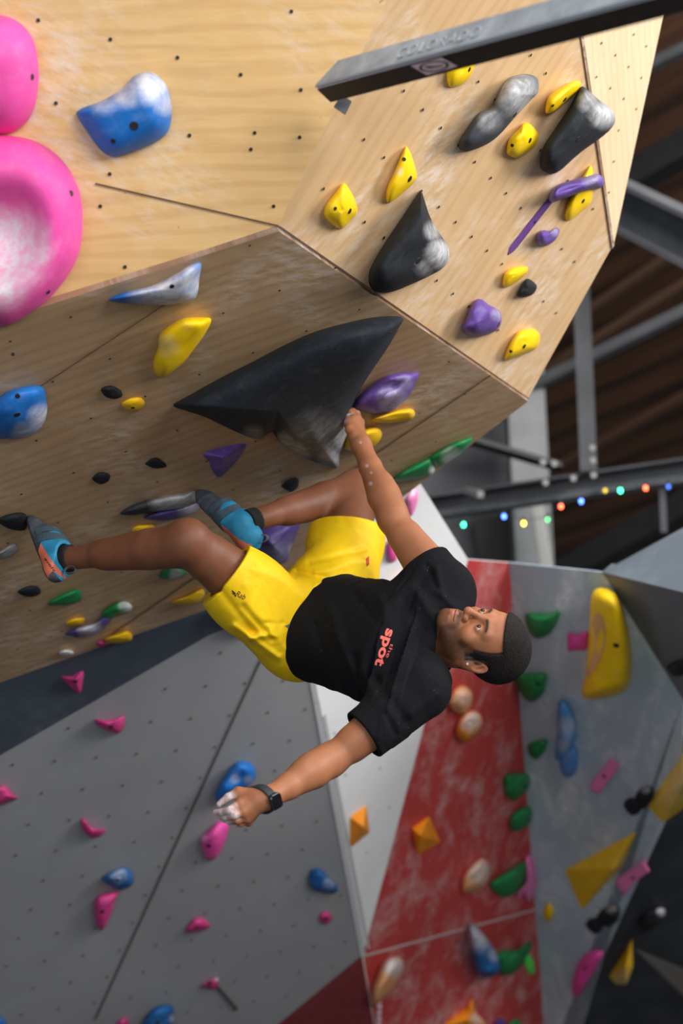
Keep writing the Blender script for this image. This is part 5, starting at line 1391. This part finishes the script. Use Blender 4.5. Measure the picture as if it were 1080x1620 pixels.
    def quadpatch(name, pts, bvh, mat, parent, lift=.0015, n=6):
        P = []
        p = [Vector(q) for q in pts]
        for i in range(n + 1):
            for j in range(n + 1):
                u, v = i / n, j / n; q = p[0].lerp(p[1], u).lerp(p[3].lerp(p[2], u), v)
                r = ray(q.x, q.y).normalized(); l, n_, _, _ = bvh.ray_cast(C, r)
                if l is None: l = at(q.x, q.y, 4.35); n_ = -r
                if n_.dot(r) > 0: n_ = -n_
                P.append(l + n_ * lift - root.location)
        Fq = [(i * (n + 1) + j, (i + 1) * (n + 1) + j, (i + 1) * (n + 1) + j + 1, i * (n + 1) + j + 1) for i in range(n) for j in range(n)]
        return link(name, mesh(name, P, Fq, [mat]), parent)
    quadpatch('logo', [(367, 933), (373, 938), (372, 940), (366, 935)], shorts_bvh, dk, sh)
    quadpatch('logo', [(368, 937), (374, 942), (373, 944), (367, 938)], shorts_bvh, dk, sh)
    quadpatch('pocket_zip', [(450, 990), (468, 982), (474, 984), (456, 994)], shorts_bvh, plain('grey zip', rgb(92, 100, 96), .6), sh)
    quadpatch('side_tag', [(579, 884), (583, 880), (583, 893), (580, 896)], shorts_bvh, plain('red tag', rgb(206, 60, 40), .6), sh)

    # watch on the left wrist
    watch = bpy.data.objects.new('watch', None); COL.objects.link(watch); watch.parent = root
    wc = lerp(elL, wrL, 1.04); wa = (wrL - elL).normalized()
    watch.location = wc - root.location
    wf = cv(.0, -.98, -.20); wf = (wf - wa * wf.dot(wa)).normalized(); ws = wa.cross(wf)
    rub = plain('watch rubber', rgb(34, 44, 54), .6)
    V = []; Fc = []
    NS = 48
    for i in range(NS):
        a = i * math.tau / NS
        dr = wf * math.cos(a) + ws * math.sin(a)
        # find the arm surface radius
        lo_r, hi_r = .01, .06
        for _ in range(18):
            md = (lo_r + hi_r) / 2
            if larm(np.array([A3(wc + dr * md)]))[0] < 0: lo_r = md
            else: hi_r = md
        for (w_, t_) in ((-.0105, .0006), (-.0105, .0032), (-.009, .0040), (.009, .0040), (.0105, .0032), (.0105, .0006)):
            V.append(dr * (lo_r + t_) + wa * w_)
    for i in range(NS):
        for j in range(6): Fc.append((i * 6 + j, i * 6 + (j + 1) % 6, ((i + 1) % NS) * 6 + (j + 1) % 6, ((i + 1) % NS) * 6 + j))
    st = link('strap', mesh('strap', V, Fc, [rub]), watch)
    rw = .0
    lo_r, hi_r = .01, .06
    for _ in range(18):
        md = (lo_r + hi_r) / 2
        if larm(np.array([A3(wc + wf * md)]))[0] < 0: lo_r = md
        else: hi_r = md
    def rbox(name, cx, sx, sy, sz, mat, bev, par):
        out = []
        for (ins, z) in ((.06, -sz / 2), (0, -sz * .35), (0, sz * .25), (.10 * sz, sz * .42), (.25 * sz, sz / 2)):
            a, b_, r_ = sx / 2 - ins * (1 if ins > .05 and False else 1) * (0 if ins == .06 else 1), sy / 2 - (0 if ins == .06 else ins), bev
            ring = []
            for qx, qy, a0 in ((1, 1, 0), (-1, 1, 90), (-1, -1, 180), (1, -1, 270)):
                for t in range(6):
                    th = math.radians(a0 + 18 * t)
                    ring.append(Vector((qx * (a - r_) + r_ * math.cos(th), qy * (b_ - r_) + r_ * math.sin(th), z)))
            out.append(ring)
        V = [v for r_ in out for v in r_]; n_ = 24; Fb = []
        for r_ in range(len(out) - 1):
            for i_ in range(n_): j_ = (i_ + 1) % n_; Fb.append((r_ * n_ + i_, r_ * n_ + j_, (r_ + 1) * n_ + j_, (r_ + 1) * n_ + i_))
        Fb.append(list(range((len(out) - 1) * n_, len(out) * n_))); Fb.append(list(range(n_ - 1, -1, -1)))
        o = link(name, mesh(name, V, Fb, [mat], smooth=False), par)
        o.matrix_local = Matrix.Translation(cx) @ Matrix((wa, ws, wa.cross(ws))).transposed().to_4x4()
        return o
    if wa.cross(ws).dot(wf) < 0: ws = -ws
    rbox('case', wf * (lo_r + .0065), .032, .037, .010, plain('watch case graphite', rgb(70, 74, 80), .3, .8), .009, watch)
    rbox('screen', wf * (lo_r + .0118), .0285, .0335, .0014, plain('watch glass', rgb(8, 9, 12), .06), .0075, watch)
    rbox('crown', wf * (lo_r + .0065) - wa * .0165 + ws * .007, .003, .006, .005, plain('watch crown', rgb(150, 152, 156), .3, .9), .001, watch)

    # climbing shoes
    def shoe(side, toe, ball, heel, ank, shin_dir, solen, name_label, opening):
        s = bpy.data.objects.new('climbing_shoe', None); COL.objects.link(s); s.parent = root; s.location = heel - root.location
        s['label'] = name_label
        ax1 = (toe - heel).normalized(); up = (ank - heel); up = (up - ax1 * up.dot(ax1)).normalized(); wd = ax1.cross(up)
        L = (toe - heel).length
        def P3(x, y, z): return heel + ax1 * (x * L) + wd * y + up * z
        R = np.array([ax1, wd, up], dtype=np.float32)
        bend = -.012
        def f(P):
            d = s_cap(P, P3(.06, 0, .030), P3(.42, 0, .034), .033, .038)
            d = smin(d, s_cap(P, P3(.42, 0, .028), P3(.72, 0, .016 + bend), .037, .034), .03)
            d = smin(d, s_ell(P, P3(.74, .006, .010 + bend), R, (.062, .043, .027)), .03)
            d = smin(d, s_cap(P, P3(.80, .004, .006 + bend), P3(.955, -.004, .002 + bend * 1.5), .022, .011), .03)
            d = smin(d, s_cap(P, P3(.14, 0, .045), ank + shin_dir * .004, .034, .040), .025)
            d = smin(d, s_cap(P, P3(.04, 0, .03), P3(.02, 0, .055), .026, .022), .02)
            # flat sole side
            q = (P - A3(heel)) @ R.T
            d = smax(d, -(q[:, 2] + .001) + .0 * q[:, 0], .010)
            # opening
            d = smax(d, (P - A3(ank + shin_dir * opening)) @ A3(shin_dir), .004)
            leg = s_cap(P, ank - shin_dir * .01, ank + shin_dir * .08, .0310, .0325)
            d = smax(d, -np.maximum(leg, -((P - A3(ank)) @ A3(shin_dir)) - .015), .003)
            return d
        lo, hi = bbox([toe, heel, ank + shin_dir * .03], .06)
        V, Q = surface(f, lo, hi, .0026)
        q = (V - A3(heel)) @ R.T; q[:, 0] /= L
        qc = q[Q].mean(1)
        x, y, z = qc[:, 0], qc[:, 1], qc[:, 2]
        sole = z < .0065
        toecap = ((x > .60 + .25 * np.clip(z - .03, -.1, .1) * 8) | (z < (x - .26) * .25)) & ~sole
        heelr = (~toecap) & (~sole) & (z < .040 - x * .05) & (x > -.06)
        sole = sole | ((x <= -.06) & (z < .03))
        upper = ~(toecap | sole | heelr)
        def rubm(nm, col, r=.75): return painted(nm, col, .5, (.33, .35, .38, 1), cs=14, rough=r)
        mm = {'toe_cap': rubm('grey shoe rubber', rgb(56, 64, 74)), 'sole': rubm('dark sole rubber', rgb(42, 46, 58)), 'heel_rand': plain('orange heel rubber', rgb(214, 112, 84), .6, var=.1), 'upper': plain('blue shoe leather', rgb(38, 132, 172), .7, var=.18, vscale=40)}
        for nm, kp in (('toe_cap', toecap), ('sole', sole), ('heel_rand', heelr), ('upper', upper)):
            if kp.sum() == 0: continue
            v_, q_, _ = submesh(V, Q, kp)
            np_mesh(nm, v_, q_, [mm[nm]], A3(heel), None, s)
        # straps over the instep follow the surface
        strapm = plain('slate strap webbing', rgb(58, 78, 92), .7, var=.2, vscale=60)
        tree = BVHTree.FromPolygons([Vector(v) for v in V.tolist()], Q.tolist())
        for (x0, x1, w, z0) in ((.30, .42, .012, .01), (.46, .56, .011, .008)):
            Vs = []; Fs = []; n_ = 18
            for i in range(n_ + 1):
                a = math.radians(-15 + 210 * i / n_)
                xx = x0 + (x1 - x0) * i / n_
                c0_ = P3(xx, 0, .030); dr = (wd * math.cos(a) + up * math.sin(a)).normalized()
                hit, nn, _, _ = tree.ray_cast(c0_ + dr * .15, -dr)
                if hit is None: hit = c0_ + dr * .033
                for (o_, t_) in ((-w, .0004), (-w, .0028), (w, .0028), (w, .0004)): Vs.append(hit + dr * t_ + ax1 * o_ - heel)
            for i in range(n_):
                for j in range(4): Fs.append((i * 4 + j, i * 4 + (j + 1) % 4, (i + 1) * 4 + (j + 1) % 4, (i + 1) * 4 + j))
            link('strap', mesh('strap', Vs, Fs, [strapm], smooth=False), s)
        # heel pull loop
        Vs = []; Fs = []; lc = P3(-.06, 0, .062) + shin_dir * .006; n_ = 20
        la = (shin_dir * .5 + up * .6 - ax1 * .6).normalized(); lb = wd.cross(la).normalized()
        for i in range(n_ + 1):
            a = i / n_ * math.tau
            p = lc + la * (math.cos(a) * .017) + lb * (math.sin(a) * .010)
            for (o_, t_) in ((-.0035, 0), (.0035, 0), (.0035, .0016), (-.0035, .0016)):
                Vs.append(p + wd * o_ + (p - lc).normalized() * t_ - heel)
        for i in range(n_):
            for j in range(4): Fs.append((i * 4 + j, i * 4 + (j + 1) % 4, (i + 1) * 4 + (j + 1) % 4, (i + 1) * 4 + j))
        link('pull_loop', mesh('pull_loop', Vs, Fs, [plain('grey webbing', rgb(84, 88, 92), .8)], smooth=False), s)
        return s, tree, heel
    sockm = plain('black sock', rgb(20, 20, 24), .9)
    sL_, tL, hL_ = shoe('L', at(48, 820, 4.58), None, at(74, 914, 4.43), at(98, 880, 4.455), (knL - anL).normalized(), 0, 'left climbing shoe, toe on the black foothold at the left edge', .012)
    sR_, tR, hR_ = shoe('R', at(312, 774, 4.74), None, at(392, 874, 4.60), at(388, 830, 4.60), (knR - anR).normalized(), 0, 'right climbing shoe beside the dark purple volume', .012)
    # lettering on the left heel
    o = wrap_text('lettering', 'evolv', 5.5, (70, 884), (85, 905), tL, plain('shoe lettering', rgb(40, 24, 30), .6), sL_, bold=.02, depth=4.4, lift=.001)
    o.matrix_local = Matrix.Translation(root.location - hL_)
    o['label'] = 'dark lettering on the orange heel'
    lo, hi = bbox([anL], .07)
    V, Q = surface(lambda P: np.maximum(s_cap(P, anL - (knL - anL).normalized() * .03, anL + (knL - anL).normalized() * .03, .0365, .0365), np.abs((P - A3(anL)) @ A3((knL - anL).normalized())) - .016), lo, hi, .004)
    np_mesh('sock', V, Q, [sockm], org, None, root)
    uR = (knR - anR).normalized(); lo, hi = bbox([anR], .07)
    V, Q = surface(lambda P: np.maximum(s_cap(P, anR - uR * .03, anR + uR * .03, .0345, .0345), np.abs((P - A3(anR)) @ A3(uR)) - .016), lo, hi, .004)
    np_mesh('sock', V, Q, [sockm], org, None, root)
    return root
PERSON = build_person()
